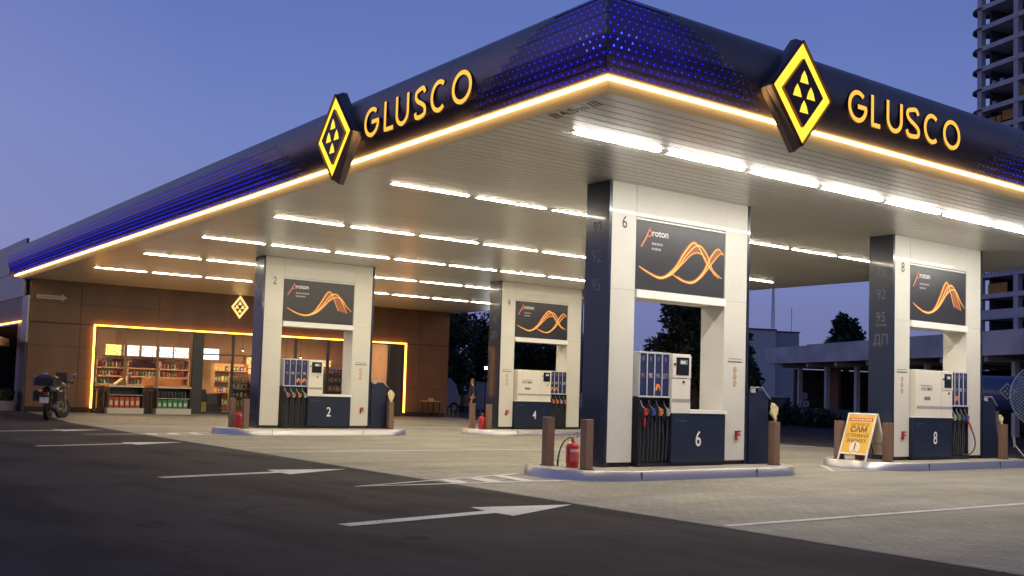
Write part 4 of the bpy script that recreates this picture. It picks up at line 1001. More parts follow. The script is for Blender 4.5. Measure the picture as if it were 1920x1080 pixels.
# ------------------------------------------------ the wing that runs back from the shop corner
wing = thing('side_wing', 'grey clad wing of the shop with orange lit strip and dark windows', 'building', (8.3, 50, .12))
M_clad = mat('grey_cladding', (.26,.25,.28), .38, .5, noise=.08, nscale=.6)
b = MB()
for i in range(5):
    y0 = 40.95+i*3.6; b.box(8.22, 8.29, y0, y0+3.59, 4.30, 5.24); b.box(8.2, 8.29, y0, y0+3.59, 5.25, 6.4)
b.box(8.22, 8.295, SY+.0, 41.15, 2.62, 4.29); b.build('cladding', M_clad, wing, world=True)
b = MB(); b.box(8.22, 8.295, SY+.0, 41.15, .1, 2.61); b.box(8.3, 8.5, 41.16, 59, .1, .3); b.build('corner_post', mat('dark_brown', (.035,.024,.02), .5), wing, world=True)
b = MB(); b.box(8.26, 8.5, 41.16, 59, 3.42, 4.29); b.box(8.3, 8.5, 41.16, 42.1, .31, 3.35); b.build('wall', M_cedar, wing, world=True)
b = MB(); b.box(8.20, 8.24, 41.16, 59, 3.36, 3.40); b.build('light_strip', M_led2, wing, world=True)
b = MB(); b.box(8.42, 8.5, 42.11, 59, .31, 3.35); b.build('window', M_glassd, wing, world=True)
t = thing('parasol', 'cream parasol edge poking out beside the side wing', 'parasol', (6.8, 43.2, .14))
b = MB(); n = 8; vs = [(0,0,3.05)]
for r, z in ((1.45,2.62),(1.47,2.36)):
    for k in range(n): vs.append((r*math.cos(2*PI*k/n), r*math.sin(2*PI*k/n), z))
b.add(vs, [(0,1+(k+1)%n,1+k) for k in range(n)] + [(1+k,1+(k+1)%n,1+n+(k+1)%n,1+n+k) for k in range(n)])
b.build('canopy', mat('parasol_cloth', (.62,.55,.48), .8), t); b = MB(); b.cyl((0,0,0),(0,0,3.0),.03); b.cyl((0,0,0),(0,0,.06),.3,n=16); b.build('pole', M_dark, t)
t = thing('planter', 'pale concrete planter with a dark shrub by the side wing', 'planter', (7.75, 41.3, .13))
b = MB(); v0 = [(-.5,-.25,0),(.42,-.25,0),(.42,.25,0),(-.5,.25,0),(-.56,-.3,.36),(.48,-.3,.36),(.48,.3,.36),(-.56,.3,.36)]; b.add(v0, [(0,3,2,1),(0,1,5,4),(1,2,6,5),(2,3,7,6),(3,0,4,7)]); b.box(-.5,.42,-.25,.25,.30,.33)
b.build('trough', mat('planter_concrete', (.34,.31,.29), .8, noise=.1, nscale=5), t)

# ================================================================== PLANTS
def leafmat(name, c):
    return mat(name, c, .6, noise=.35, nscale=.9)
M_leaf = leafmat('leaf_dark', (.022,.034,.016)); M_leaf2 = leafmat('leaf_green', (.045,.065,.025)); M_bark = mat('bark', (.06,.045,.035), .9, noise=.3, nscale=6)
def leaves(b, clumps, count, size, rnd):
    tot = sum(c[3]*c[3] for c in clumps)
    for cx, cy, cz, r, fz in clumps:
        for _ in range(int(count*r*r/tot)):
            d = Vector((rnd.gauss(0,1), rnd.gauss(0,1), rnd.gauss(0,1))).normalized(); q = r*(rnd.random()**.4)*(1+.22*math.sin(d.x*7+cz)*math.sin(d.y*6+cx))
            p = Vector((cx+d.x*q, cy+d.y*q, cz+d.z*q*fz)); a = Vector((rnd.gauss(0,1), rnd.gauss(0,1), rnd.gauss(0,.6))).normalized(); c = a.orthogonal().normalized(); c = (c*math.cos(rnd.random()*3)+a.cross(c)*math.sin(rnd.random()*3)).normalized()
            s = size*rnd.uniform(.6,1.4); b.add([p-a*s, p+c*s*.45, p+a*s, p-c*s*.45], [(0,1,2,3)], 0 if rnd.random() < .7 else 1)
def tree(name, x, y, z0, H, rx, label, seed, count=3500, leaf=.16, low=.35, cat='tree', group=None, fz=1.0):
    rnd = random.Random(seed); t = thing(name, label, cat, (x, y, z0), group=group)
    b = MB(); tr = H*.035+.03; b.tube([(0,0,0),(rnd.uniform(-.1,.1)*rx,0,H*low*.6),(rnd.uniform(-.15,.15)*rx,.1,H*.62),(0,0,H*.85)], [tr,tr*.9,tr*.5,tr*.15], 8)
    cl = [(0,0,H*(.5+low*.35),rx*.62,1.0)]
    for k in range(11):
        a = rnd.uniform(0,2*PI); q = rx*rnd.uniform(.35,.8); z = H*rnd.uniform(low+.08,.92); q *= 1-.55*max(0,(z/H-.55)/.45)
        cx, cy = q*math.cos(a), q*math.sin(a); r = rx*rnd.uniform(.26,.46); cl.append((cx, cy, min(z, H-r*.8), r, rnd.uniform(.7,1.1)*fz))
        b.tube([(0,0,H*(low*.7+.06*k*.5)),(cx*.5,cy*.5,z*.85),(cx,cy,min(z,H-r*.8))], [tr*.4,tr*.25,tr*.08], 5)
    b.build('trunk', M_bark, t, smooth=True)
    b = MB(); leaves(b, cl, count, leaf, rnd); b.build('crown', [M_leaf, M_leaf2], t)
    return t
tree('tree', 36.35, 34.5, 0, 6.3, 2.45, 'dark dense tree seen through the opening under the poster marked 6', 3, 16000, .13, .05)
tree('tree', 38.3, 34.6, 0, 4.1, 1.8, 'broad dark tree right of the pump marked 6, before the pale house', 4, 13000, .12, .05)
tree('tree', 37.75, 33.0, 0, 4.3, 1.45, 'low dark tree left of the concrete pavilion', 14, 7000, .12, .03)
tree('tree', 32.6, 51.5, 0, 6.6, 2.6, 'tall dark tree behind the pole, beside the shop corner', 5, 6500, .16, .1)
tree('tree', 38.5, 56.5, 0, 7.2, 3.4, 'tall dark tree behind the standing person', 6, 8000, .18, .1)
tree('tree', 43.2, 56.0, 0, 6.6, 3.2, 'dark tree seen through the opening under the poster marked 4', 7, 7000, .18, .1)
tree('tree', 46.5, 55.5, 0, 5.4, 2.6, 'lower dark tree at the end of the tree row behind pump 4', 17, 5000, .18, .1)
tree('tree', 77.0, 55.7, 0, 9.1, 2.0, 'lone airy tree rising over the concrete pavilion roof', 8, 3600, .22, .62)
tree('tree', 73.2, 54.2, 0, 6.7, 1.5, 'low bushy treetop over the pavilion roof, left of the lone tree', 9, 1500, .2, .6)
b = MB(); rnd = random.Random(5); leaves(b, [(-.2,0,.62,.28,1),(.2,.05,.58,.25,1),(0,0,.45,.25,.8)], 500, .07, rnd); b.build('shrub', [M_leaf, M_leaf2], t.copy() if False else bpy.data.objects['planter'])
for i, (az, h) in enumerate(((50.3,1.15),(51.0,1.3),(51.65,1.3),(52.3,1.25),(53.0,1.15))):
    x, y = 57*math.sin(R(az)), 57*math.cos(R(az)); rnd = random.Random(i)
    t = thing('conifer', 'small dark cone shaped conifer in the verge, %s of five from the dark tree' % ('first','second','third','fourth','fifth')[i], 'conifer', (x, y, 0), group='small conifers along the verge')
    b = MB(); cl = [(0,0,h*k/7,.40*(1-k/7.6),.7) for k in range(1,7)]; leaves(b, cl, 420, .08, rnd); b.build('crown', [M_leaf, M_leaf], t)
    b = MB(); b.cyl((0,0,0),(0,0,h*.8),.03,.01,6); b.build('trunk', M_bark, t)

# ================================================================== BACKGROUND BUILDINGS
# unfinished concrete pavilion
P0 = Vector((53.7, 44.9, 0)); u_ = Vector((-.372,-.928,0)); n_ = Vector((.928,-.372,0))
pv = thing('pavilion', 'unfinished grey concrete pavilion with flat slab roof on posts', 'building', tuple(P0+u_*12+n_*4))
PM = Matrix((( u_.x, n_.x, 0),(u_.y, n_.y, 0),(0,0,1)))
def pb(b, s0, s1, d0, d1, z0, z1, mi=0, P=P0, M3=PM): b.obox(P + M3 @ Vector(((s0+s1)/2,(d0+d1)/2,(z0+z1)/2)), ((s1-s0)/2,(d1-d0)/2,(z1-z0)/2), M3, mi)
b = MB()
for a, c, dz in ((-.2,4.9,0),(4.92,14.5,.06),(14.52,23,.10),(23.02,34,.16)): pb(b, a, c, 0, 9, 3.68, 4.70+dz)
b.build('roof', M_concrete, pv, world=True)
b = MB()
for k in range(10): pb(b, 1.2+3.15*k, 1.45+3.15*k, .3, 8.5, 3.42, 3.679)
b.build('beam', M_concrete, pv, world=True)
for k in range(9):
    b = MB(); s = 2.28+3.15*k; pb(b, s, s+.24, .9, 1.14, 0, 3.419); b.build('post', M_concrete, pv, world=True)
M_brickw = mat('brick_wall', (.30,.13,.085), .85, noise=.25, nscale=5)
for a, c, d in ((3.0,4.2,2.6),(6.2,8.2,4.0),(11.2,14,3.5)): b = MB(); pb(b, a, c, d, d+.2, 0, 3.4); b.build('brick_wall', M_brickw, pv, world=True)
b = MB(); pb(b, -.1, 34, 8.5, 8.7, 0, 3.4); pb(b, -.1, .15, 2.0, 8.49, 0, 3.4); b.build('back_wall', mat('dark_wall', (.10,.07,.055), .9, noise=.3, nscale=2), pv, world=True)
t = thing('block_wall', 'low grey block wall with pale coping before the pavilion', 'wall', tuple(P0+u_*5-n_*2)); b = MB()
pb(b, 4.3, 6.4, -2.2, -1.9, 0, 1.52); pb(b, 4.2, 6.5, -2.25, -1.85, 1.521, 1.60, 1); pb(b, -2, 4.29, -2.2, -2.0, 0, 1.05); pb(b, 6.41, 13, -2.2, -2.0, 0, .95)
b.build('blocks', [mat('rough_block', (.085,.085,.075), .9, noise=.3, nscale=3), M_concrete], t, world=True)
rnd = random.Random(21); b = MB(); cl = []
for k in range(26): s = -2+k*.62; p = P0+u_*s-n_*(3.0+rnd.random()); cl.append((p.x, p.y, rnd.uniform(.25,.7), rnd.uniform(.4,.75), .8))
leaves(b, cl, 5200, .13, rnd); o = b.build('undergrowth', [M_leaf, M_leaf2]); tag(o, 'rough dark undergrowth before the pavilion', 'undergrowth', kind='stuff')
t = thing('machine_cart', 'pale builder machine on a cart standing before the pavilion', 'machine', tuple(P0+u_*10.3-n_*3)); b = MB()
pb(b, 9.9, 11.1, -3.5, -2.9, .35, .85)
for s in (10.0,10.9): b.obox(P0+u_*s-n_*3.5+Vector((0,0,.2)), (.2,.06,.2), PM, 1)
b.build('body', [mat('machine_grey', (.26,.26,.28), .6), M_dark], t, world=True)
b = MB()
for s, z in ((10.15,1.2),(10.55,1.2),(10.35,1.62)):
    for a, c, e, f_ in ((-.17,-.13,-.17,.17),(.13,.17,-.17,.17),(-.13,.13,-.17,-.13),(-.13,.13,.13,.17)): pb(b, s+a, s+c, -3.3, -3.2, z+e, z+f_)
b.build('frame', mat('machine_pale', (.36,.36,.37), .6), t, world=True)
# pale house with mast
C_ = Vector((92.7, 76.3, 0)); h1 = Vector((-.80,.60,0)); h2 = Vector((.60,.80,0)); hu = Vector((.905,-.425,0)); hn = Vector((.425,.905,0))
HM = Matrix(((hu.x,hn.x,0),(hu.y,hn.y,0),(0,0,1)))
t = thing('pale_house', 'pale flat roofed house far behind the pavilion', 'building', tuple(C_)); b = MB()
pb(b, -9, 0, 0, 9, 0, 9.1, 0, C_, HM); pb(b, 0.0, 3.2, .8, 9, 0, 9.0, 1, C_, HM); pb(b, -9.1, .1, -.1, 9.1, 9.101, 9.25, 2, C_, HM); pb(b, .11, 3.3, .7, 9.1, 9.001, 9.12, 2, C_, HM)
b.build('wall', [mat('cream_render', (.80,.74,.66), .8), mat('lilac_render', (.55,.50,.50), .8), mat('parapet_dark', (.05,.05,.06), .7)], t, world=True)
t = thing('radio_mast', 'thin lattice radio mast standing on the pale house', 'mast', (92.9, 76.9, 9.3)); b = MB()
for k in range(4):
    a = k*PI/2+.4; b.cyl((92.9+.22*math.cos(a),76.9+.22*math.sin(a),9.25),(92.9+.10*math.cos(a),76.9+.10*math.sin(a),13.9),.022,n=5)
for k in range(11):
    z = 9.4+k*.42
    for j in range(4):
        a = j*PI/2+.4; c = a+PI/2; r1_ = .22-.11*k/11; b.cyl((92.9+r1_*math.cos(a),76.9+r1_*math.sin(a),z),(92.9+r1_*math.cos(c),76.9+r1_*math.sin(c),z+.42),.014,n=4)
b.build('lattice', mat('mast_metal', (.14,.14,.17), .6), t, world=True)
b = MB(); b.cyl((0,0,0),(0,0,2.6),.03,n=5); b.cyl((-.3,0,2.0),(.3,0,2.0),.015,n=4); b.cyl((-.2,0,2.3),(.2,0,2.3),.015,n=4)
tag(b.build('aerial', mat('mast_metal'), loc=(95.0, 76.0, 9.15)), 'small rooftop aerial right of the lattice mast', 'aerial')
# small roofs far away between the pumps
t = thing('far_house', 'far white gabled roof just over pump 6', 'house', (76, 80, 0)); b = MB()
b.box(73.2,78.6,80,88,0,4.6); b.add([(73,79.8,4.6),(78.8,79.8,4.6),(78.8,88.2,4.6),(73,88.2,4.6),(74.2,84,6.1),(77.8,84,6.1)], [(0,1,5,4),(1,2,5),(2,3,4,5),(3,0,4)], 1)
b.build('body', [mat('cream_render'), mat('pale_roof', (.42,.42,.48), .7)], t, world=True)

# tower under construction
T0 = Vector((130.3, 74.3, 0)); td = Vector((-.27,-.963,0)); tn = Vector((.963,-.27,0)); TM = Matrix(((td.x,tn.x,0),(td.y,tn.y,0),(0,0,1)))
tw = thing('tower_block', 'unfinished concrete tower block with open floors and round corner balconies', 'building', tuple(T0+td*9+tn*8))
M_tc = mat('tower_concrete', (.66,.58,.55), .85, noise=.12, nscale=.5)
for k in range(1, 24):
    z = 1.7+2.75*k; b = MB(); pb(b, 0, 24, 0, 16, z-.12, z+.5, 0, T0, TM); b.build('floor_slab', M_tc, tw, world=True)
    b = MB(); c = T0+tn*2.2+td*.3; pts = [(c.x+2.3*math.cos(a*PI/12), c.y+2.3*math.sin(a*PI/12)) for a in range(24)]
    b.prism(pts, lambda u,v,w: (u,v,w), z+.05, z+.36); b.build('balcony', mat('balcony_dark', (.13,.12,.13), .85), tw, world=True)
for s in (0, 6.0, 12, 18, 23.3):
    b = MB(); pb(b, s+.02, s+.75, .06, .8, 0, 66, 0, T0, TM); b.build('column', M_tc, tw, world=True)
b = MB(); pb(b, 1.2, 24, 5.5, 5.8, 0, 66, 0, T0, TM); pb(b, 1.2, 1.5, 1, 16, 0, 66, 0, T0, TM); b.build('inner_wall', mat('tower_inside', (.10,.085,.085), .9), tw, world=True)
M_net = mat('orange_net', (.55,.24,.05), .8, noise=.2, nscale=2)
for z, s0, s1 in ((40.25+.42-2.75,1.5,2.6),(37.9+.0,2.8,3.6),(38.3,3.8,5.6),(40.9,6.9,8.6),(16.0,1.5,4.6)):
    b = MB(); pb(b, s0, s1, .5, .6, z+.05, z+1.3, 0, T0, TM); b.build('site_screen', M_net, tw, world=True)
for k in (2,3,4): b = MB(); z = 1.7+2.75*k; pb(b, .1, 24, -.05, -.001, z, z+1.15, 0, T0, TM); b.build('parapet', M_tc, tw, world=True)
b = MB(); z = 1.7+2.75*6+.42
for j in range(26): pb(b, .8+j*.6, .86+j*.6, -.06, -.001, z-.3, z+1.9, 0, T0, TM)
pb(b, .8, 16, -.08, -.061, z+1.85, z+1.95, 0, T0, TM); b.build('railing', mat('railing_pale', (.30,.33,.37), .5), tw, world=True)
for s, k in ((1.7,15),(1.75,14),(3.0,15)):
    b = MB(); z = 1.7+2.75*k+.42; pb(b, s, s+.45, .9, 1.3, z, z+.8, 0, T0, TM); b.build('site_box', mat('pale_box', (.5,.5,.52), .7), tw, world=True)

# blue tank with the diamond emblem, and the net disc beside it
A0 = Vector((36.0, 20.45, 1.80)); ad = Vector((.485,-.875,0)); B0 = A0+ad*3.6
t = thing('storage_tank', 'dark blue horizontal tank with pale diamond emblem behind pump 8', 'tank', (36.9, 18.9, 0))
b = MB(); pr = [(0.02,-.30),(.30,-.27),(.50,-.17),(.62,-.03),(.65,.1),(.65,3.4),(.5,3.6),(.02,3.75)]
q = ad.to_track_quat('Z','Y'); vs = []
for r, s in pr:
    for k in range(24): a = 2*PI*k/24; vs.append(A0 + q @ Vector((r*math.cos(a), r*math.sin(a), s)))
b.add(vs, [(i*24+k, i*24+(k+1)%24, (i+1)*24+(k+1)%24, (i+1)*24+k) for i in range(len(pr)-1) for k in range(24)])
b.build('shell', mat('tank_blue', (.04,.075,.21), .35), t, world=True, smooth=True)
b = MB(); sn = Vector((-.875,-.485,0)); fn = lambda u,v,w=0: tuple(A0+ad*(.95+u)+Vector((0,0,.10+v))+sn*(.655+w))
emblem(b, fn, 0, 0, .27, .30, .004, 0); b.build('emblem', mat('emblem_grey', (.42,.42,.46), .5), t, world=True)
for s in (.6, 3.0):
    b = MB(); p = A0+ad*s; b.obox((p.x,p.y,.6), (.08,.4,.6), Matrix(((ad.x,-ad.y,0),(ad.y,ad.x,0),(0,0,1)))); b.build('leg', mat('tank_leg', (.25,.25,.27), .6), t, world=True)
t = thing('net_disc', 'large round pale blue lattice guard beside the blue tank', 'guard', (36.2, 17.9, 0)); b = MB()
Cc = Vector((36.0,17.95,1.75)); fa2 = lambda u,v: tuple(Cc+ad*u+Vector((0,0,v)))
rad = 1.15; b.tube([fa2(rad*math.cos(2*PI*k/36), rad*math.sin(2*PI*k/36)) for k in range(37)], .03, 6)
for k in range(-14, 15):
    c = k*.082*1.41
    for sg in (1,-1):
        pts = []
        for j in range(-40, 41):
            s = j*.06; u = s; v = sg*s+c
            if u*u+v*v < rad*rad: pts.append((u, v))
        if len(pts) > 1: b.tube([fa2(*pts[0]), fa2(*pts[-1])], .012, 4)
b.build('lattice', mat('lattice_blue', (.42,.52,.66), .5), t, world=True); b = MB(); b.cyl((Cc.x,Cc.y,0),(Cc.x,Cc.y,.62),.05); b.build('post', mat('tank_leg'), t, world=True)

# ---------------------------------------------- yard beside the shop
t = thing('pole', 'thin pale pole standing beside the shop corner', 'pole', (34.3, 52, 0)); b = MB(); b.cyl((0,0,0),(0,0,8.5),.06,.045,8); b.build('shaft', mat('pole_grey', (.30,.30,.34), .6), t); b = MB(); b.box(-.15,.15,-.15,.15,0,.03); b.build('base_plate', M_dark, t)
t = thing('flood_lamp', 'bright white flood lamp on a short post in the dark yard', 'lamp', (35.05, 50, 0)); b = MB(); b.cyl((0,0,0),(0,0,2.6),.04); b.build('post', M_dark, t)
b = MB(); b.box(-.09,.09,-.02,.08,2.62,2.80); b.build('housing', M_dark, t); b = MB(); b.box(-.075,.075,-.03,-.021,2.64,2.78); b.build('lamp_face', glow('flood_white', (.75,.9,1), 130), t)
t = thing('covered_van', 'pale rounded van parked beside the shop corner', 'van', (32.6, 50.6, .1))
b = MB(); prof = [(-1.8,.35),(.15,.35),(.55,.42),(.60,.85),(.42,1.15),(.25,1.62),(-.15,1.95),(-1.8,2.0)]
b.prism(prof, lambda u,v,w: (u,w,v), -.85, .85); recalc(b.build('body', mat('van_pale', (.34,.36,.42), .4), t))
b = MB(); b.prism([(.27,1.18),(.40,1.18),(.22,1.58),(-.05,1.82),(-.25,1.82)], lambda u,v,w: (u+.03,w,v), -.7, .7); recalc(b.build('windscreen', M_glassd, t))
for xx in (-1.3, .15):
    b = MB(); b.cyl((xx,-.87,.3),(xx,-.65,.3),.3,n=16); w_ = b.build('wheel', M_rubber, t); b = MB(); b.cyl((xx,-.88,.3),(xx,-.871,.3),.17,n=12); b.build('rim', M_steel, w_)
b = MB(); b.cbox(-.27,.27,-.25,.25,0,.65,.01); b.box(-.2,.2,-.253,-.251,.2,.45,1); tag(b.build('crate', [mat('crate_pink', (.28,.19,.18), .7), mat('crate_print', (.3,.1,.08), .7)], loc=(33.75,50,.48)), 'pinkish crate on the yard wall between the van and the person', 'crate')
b = MB(); b.box(-.4,.4,-.4,.4,0,.35); tag(b.build('pallet_stack', mat('pallet_dark', (.05,.045,.04), .8), loc=(33.75,50,.125)), 'dark pallet stack under the pinkish crate', 'pallets')
t = thing('gas_cage', 'white louvred gas bottle cage standing behind the person', 'cage', (35.1, 50, .2)); b = MB()
b.box(-.75,.75,-.02,.4,.35,.40); b.box(-.75,.75,-.02,.4,1.62,1.68); b.box(-.15,.75,-.0,.38,.401,1.619); b.build('cabinet', mat('cage_white', (.42,.44,.52), .5), t)
b = MB()
for k in range(13): b.box(-.74,-.17,-.03,.0,.43+k*.09,.48+k*.09)
b.box(-.74,-.16,.02,.36,.401,1.615,1); b.build('louvres', [mat('cage_white'), mat('cage_gap', (.16,.17,.22), .6)], t)
t = thing('garden_table', 'small wooden table against the right end of the shop wall', 'table', (24.85, 39.6, .13)); b = MB(); b.box(-.35,.35,-.3,.3,.70,.73); b.build('tabletop', M_wood, t)
for sx_ in (-.3,.3):
    for sy in (-.25,.25): b = MB(); b.box(sx_-.02,sx_+.02,sy-.02,sy+.02,0,.699); b.build('leg', M_dark, t)
b = MB(); b.cbox(-.12,.12,-.08,.08,0,.12,.02); tag(b.build('cardboard_box', mat('cardboard', (.42,.26,.14), .8), loc=(24.8,39.55,.861)), 'small cardboard box on the wooden table by the shop wall', 'box')
t = thing('bicycle_stand', 'low dark metal rack beside the wooden table', 'rack', (25.7, 39.4, .13)); b = MB()
for k in range(4): b.tube([(-.35+k*.22,-.25,0),(-.35+k*.22,-.25,.42),(-.35+k*.22,.2,.42),(-.35+k*.22,.2,0)], .015, 6)
b.tube([(-.4,-.25,.03),(.4,-.25,.03)], .015, 6); b.build('rails', mat('rack_metal', (.12,.12,.14), .4), t)

# ================================================================== MOTORCYCLE
mc = thing('motorcycle', 'black touring motorcycle with top case parked at the shop corner', 'motorcycle', (7.93, 35.1, gz(0,35)), R(62))
def wheel(x, turn=0):
    b = MB(); b.lathe([(.20,-.05),(.26,-.065),(.305,-.05),(.32,0),(.305,.05),(.26,.065),(.20,.05)], n=24, ax='y')
    w = b.build('wheel', M_rubber, mc, smooth=True); w.location = (x,0,.32); w.rotation_euler.z = turn
    b = MB(); b.lathe([(.205,-.02),(.19,-.03),(.19,.03),(.205,.02)], n=24, ax='y'); b.cyl((0,-.07,0),(0,.07,0),.04,n=10)
    for k in range(5): a = 2*PI*k/5; b.cyl((0,0,0),(.195*math.cos(a),0,.195*math.sin(a)),.016,n=6)
    b.lathe([(.13,-.075),(.13,-.07),(.06,-.07),(.06,-.075)], n=16, ax='y'); b.build('rim', mat('rim_grey', (.22,.22,.23), .35, .7), w)
wheel(0); wheel(1.45, R(-22))
mc.scale = (1.1,1.1,1.1)
M_bike = mat('bike_black', (.016,.015,.017), .3, coat=.5); M_bikep = mat('bike_plastic', (.03,.028,.028), .55)
b = MB(); b.cbox(.42,.92,-.17,.17,.28,.62,.05); b.cyl((.6,-.24,.42),(.6,.24,.42),.1,n=12); b.tube([(.9,0,.6),(1.05,0,.35),(.95,0,.25)], .04, 8); b.build('engine', mat('engine_metal', (.16,.15,.14), .4, .5), mc)
b = MB(); b.tube([(0,-.11,.32),(.45,-.11,.42)], .028, 6); b.tube([(0,.11,.32),(.45,.11,.42)], .028, 6); b.tube([(1.18,0,.98),(.75,.1,.75),(.45,.1,.45)], .03, 6); b.tube([(1.18,0,.98),(.75,-.1,.75),(.45,-.1,.45)], .03, 6); b.build('frame', M_bikep, mc)
b = MB(); b.tube([(.55,0,.83),(.75,0,.92),(1.0,0,.97),(1.15,0,.92)], [.11,.19,.18,.08], 12); b.build('fuel_tank', M_bike, mc, smooth=True)
b = MB(); b.tube([(-.25,0,.86),(.0,0,.84),(.3,0,.80),(.55,0,.82)], [.11,.14,.14,.10], 12); b.build('seat', M_bikep, mc, smooth=True)
b = MB(); b.tube([(-.42,0,.60),(-.3,0,.74),(-.05,0,.72),(.2,0,.62)], [.05,.10,.12,.08], 10); b.build('rear_fender', M_bike, mc, smooth=True)
b = MB(); b.cbox(-.45,-.43,-.12,.12,.50,.66,.005); pl = b.build('number_plate', mat('plate_white', (.62,.62,.64), .5), mc)
b = MB(); b.cyl((-.42,0,.76),(-.36,0,.76),.045,n=10); b.build('tail_light', mat('tail_red', (.35,.02,.02), .3), mc)
b = MB(); b.cbox(-.55,-.12,-.30,.30,.98,1.28,.07); b.box(-.56,-.11,-.305,.305,1.11,1.13); b.build('top_case', mat('case_black', (.022,.022,.026), .35, coat=.3), mc)
for sy in (-1, 1): b = MB(); b.cbox(-.30,.18,*(sorted((sy*.20,sy*.36))),.55,.86,.04); b.build('side_bag', mat('case_black'), mc)
b = MB()
for sy in (-.09,.09): b.tube([(1.45,sy,.32),(1.18,sy,1.02)], .028, 8)
b.build('fork', mat('fork_metal', (.35,.33,.30), .3, .8), mc)
b = MB(); b.tube([(1.42,0,.66),(1.6,0,.60),(1.74,0,.46)], [.07,.08,.05], 8); b.build('front_fender', M_bike, mc, smooth=True)
b = MB(); b.tube([(.98,-.38,1.08),(1.12,-.25,1.10),(1.18,0,1.05),(1.12,.25,1.10),(.98,.38,1.08)], .016, 8); b.tube([(.96,-.42,1.08),(1.02,-.30,1.09)], .022, 8); b.tube([(.96,.42,1.08),(1.02,.30,1.09)], .022, 8); b.build('handlebar', M_dark, mc)
for sy in (-1, 1):
    b = MB(); b.tube([(1.05,sy*.30,1.1),(1.06,sy*.38,1.26)], .008, 6); b.lathe([(.01,-.015),(.06,-.01),(.065,.01),(.02,.015)], (1.06,sy*.40,1.31), 12, ax='x'); b.build('mirror', mat('mirror_face', (.5,.5,.52), .15, .8), mc)
    b = MB(); b.lathe([(.005,-.03),(.03,-.02),(.03,.02),(.005,.03)], (1.20,sy*.20,.96), 10, ax='x'); b.build('indicator', mat('indicator_orange', (.60,.14,.03), .3), mc)
b = MB(); b.lathe([(.02,-.08),(.08,-.04),(.10,.05),(.02,.06)], (1.30,0,1.0), 14, ax='x'); b.build('headlight', mat('headlight_glass', (.4,.4,.42), .15), mc)
b = MB(); b.prism([(1.18,1.08),(1.36,1.05),(1.22,1.38),(1.17,1.38)], lambda u,v,w: (u,w,v), -.16, .16); recalc(b.build('windscreen', mat('screen_smoke', (.06,.05,.05), .2), mc))
b = MB(); b.tube([(.5,-.2,.33),(.2,-.22,.30),(-.25,-.24,.42)], [.035,.05,.055], 10); b.build('exhaust', mat('exhaust_metal', (.3,.29,.28), .3, .8), mc, smooth=True)

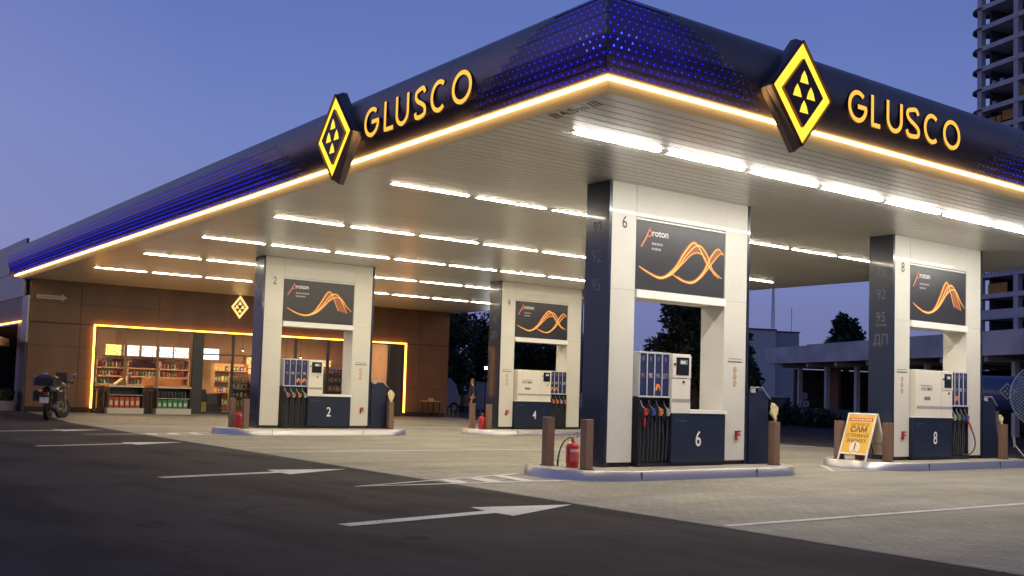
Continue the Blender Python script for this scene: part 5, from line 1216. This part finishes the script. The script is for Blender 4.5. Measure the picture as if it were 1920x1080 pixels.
# ================================================================== PEOPLE
def skin(name, verts, edges, radii, M, parent, root=0, sub=1):
    me = bpy.data.meshes.new(name); me.from_pydata(verts, edges, []); me.materials.append(M)
    o = bpy.data.objects.new(name, me); COL.objects.link(o); o.parent = parent
    s = o.modifiers.new('skin', 'SKIN'); s.use_smooth_shade = True
    for i, v in enumerate(me.skin_vertices[0].data):
        v.radius = radii[i] if isinstance(radii[i], tuple) else (radii[i], radii[i]); v.use_root = (i == root)
    m_ = o.modifiers.new('sub', 'SUBSURF'); m_.levels = sub; m_.render_levels = sub+1
    return o
M_skin = mat('skin', (.42,.22,.14), .5)
def person(loc, rz, label, shirt, trousers, hair, lean=0, armL=None, armR=None, legs=True):
    """local: faces +x, y to its left"""
    t = thing('person', label, 'person', loc, rz)
    L = lambda z: lean*max(0, (z-.95))        # forward lean
    zl = lambda z: .95+(z-.95)*math.cos(min(1.3, abs(lean))) if z > .95 else z
    J = {}
    def j(n, x, y, z, r): J[n] = ((x+(math.sin(lean)*(z-.95) if z > .95 else 0), y, .95+(z-.95)*math.cos(lean) if z > .95 else z), r)
    j('pelvis',0,0,.97,(.15,.11)); j('waist',0,0,1.10,(.14,.10)); j('chest',.01,0,1.32,(.17,.115)); j('neckb',0,0,1.47,(.10,.07)); j('neck',.01,0,1.54,.052); j('head0',.025,0,1.61,(.070,.080)); j('head1',.025,0,1.70,(.078,.092)); j('head2',.02,0,1.765,(.055,.062))
    j('nose',.115,0,1.655,.014)
    arms = {1: armL or [(0,.19,1.44),(-.01,.25,1.16),(.05,.25,.93),(.07,.24,.86)], -1: armR or [(0,-.19,1.44),(-.01,-.25,1.16),(.05,-.25,.93),(.07,-.24,.86)]}
    for sg, A in arms.items():
        for k, (p, r) in enumerate(zip(A, (.055,.042,.030,.026))): j('a%d%d' % (sg, k), *p, r)
    for sg in (1,-1):
        x1 = .04*sg; j('h%d' % sg, 0, .09*sg, .90, .095); j('k%d' % sg, .03+x1, .10*sg, .50, .062); j('f%d' % sg, x1-.02, .10*sg, .09, .042); j('t%d' % sg, x1+.15, .11*sg, .045, .036)
    names = list(J); ix = {n: i for i, n in enumerate(names)}
    E = [('pelvis','waist'),('waist','chest'),('chest','neckb'),('neckb','neck'),('neck','head0'),('head0','head1'),('head1','head2'),('head0','nose')]
    for sg in (1,-1): E += [('neckb','a%d0' % sg),('a%d0' % sg,'a%d1' % sg),('a%d1' % sg,'a%d2' % sg),('a%d2' % sg,'a%d3' % sg),('pelvis','h%d' % sg),('h%d' % sg,'k%d' % sg),('k%d' % sg,'f%d' % sg),('f%d' % sg,'t%d' % sg)]
    V = [J[n][0] for n in names]; Rr_ = [J[n][1] for n in names]
    # fingers grown from each hand as short tapering chains
    for sg in (1,-1):
        w = Vector(J['a%d3' % sg][0]); p = Vector(J['a%d2' % sg][0]); d = (w-p).normalized(); sd = d.cross(Vector((0,1,0))).normalized()
        for k, ln in enumerate((.075,.085,.08,.06)):
            a_ = len(V); V += [tuple(w+d*.02+sd*(.018*(k-1.5))), tuple(w+d*(.02+ln)+sd*(.020*(k-1.5))+Vector((0,-sg*.015,0)))]; Rr_ += [.010,.008]; names += ['x','x']; E += [('a%d3' % sg, a_), (a_, a_+1)]
        a_ = len(V); V += [tuple(p.lerp(w,.6)+sd*.035), tuple(w+sd*.055+d*.01)]; Rr_ += [.012,.009]; names += ['x','x']; E += [('a%d2' % sg, a_), (a_, a_+1)]
    g_ = lambda a: a if isinstance(a, int) else ix[a]
    skin('body', V, [(g_(a), g_(c)) for a, c in E], Rr_, M_skin, t)
    def garment(nm, keep, edges, grow, M, extra={}):
        vs = [J[n][0] for n in keep]; k_ = {n: i for i, n in enumerate(keep)}
        rr_ = [((J[n][1][0]+grow, J[n][1][1]+grow) if isinstance(J[n][1], tuple) else J[n][1]+grow) for n in keep]
        for n, r in extra.items(): rr_[k_[n]] = r
        skin(nm, vs, [(k_[a], k_[c]) for a, c in edges], rr_, M, t)
    garment('shirt', ['pelvis','waist','chest','neckb','a10','a11','a-10','a-11'], [('pelvis','waist'),('waist','chest'),('chest','neckb'),('neckb','a10'),('a10','a11'),('neckb','a-10'),('a-10','a-11')], .018, shirt)
    if legs: garment('trousers', ['pelvis','h1','k1','f1','h-1','k-1','f-1'], [('pelvis','h1'),('h1','k1'),('k1','f1'),('pelvis','h-1'),('h-1','k-1'),('k-1','f-1')], .016, trousers)
    hd = Vector(J['head1'][0]); b = MB(); n = 12; vs = []
    for r, z in ((.092,-.01),(.097,.03),(.085,.075),(.05,.105),(.01,.112)):
        for k in range(n): a = 2*PI*k/n; vs.append((hd.x-.012+r*math.cos(a), hd.y+r*.86*math.sin(a), hd.z+z+(.03 if math.cos(a) > .3 and z < .05 else 0)))
    b.add(vs, [(i*n+k, i*n+(k+1)%n, (i+1)*n+(k+1)%n, (i+1)*n+k) for i in range(4) for k in range(n)]); b.build('hair', hair, t, smooth=True)
    b = MB()
    for sg in (1,-1): b.lathe([(.002,-.004),(.011,0),(.002,.004)], (hd.x+.088, hd.y+.032*sg, hd.z-.005), 8, ax='x')
    b.add([(hd.x+.094,-.022,hd.z-.085),(hd.x+.094,.022,hd.z-.085),(hd.x+.095,.02,hd.z-.077),(hd.x+.095,-.02,hd.z-.077)], [(0,1,2,3)]); b.build('face_features', M_dark, t)
    return t
M_hair = mat('short_hair', (.12,.085,.065), .8)
person((24.75, 36.2, gz(0,36.2)), R(152), 'person in black T-shirt and dark trousers standing in profile by the yard', mat('shirt_black', (.025,.025,.03), .8), mat('trousers_black', (.02,.02,.024), .8), M_hair)
person((28.4, 37.6, gz(0,37.6)), R(210), 'person in dark clothes seen in the opening of pump 4', mat('shirt_black'), mat('trousers_black'), M_hair)
person((12.0, 42.6, .136), R(10), 'shop worker in pale yellow shirt bending over behind the shop window', mat('shirt_cream', (.62,.52,.25), .8), mat('trousers_black'), M_hair, lean=.95,
       armL=[(0,.19,1.44),(.10,.24,1.22),(.24,.18,1.12),(.31,.16,1.10)], armR=[(0,-.19,1.44),(.10,-.24,1.22),(.24,-.18,1.12),(.31,-.16,1.10)])
bpy.context.view_layer.update()
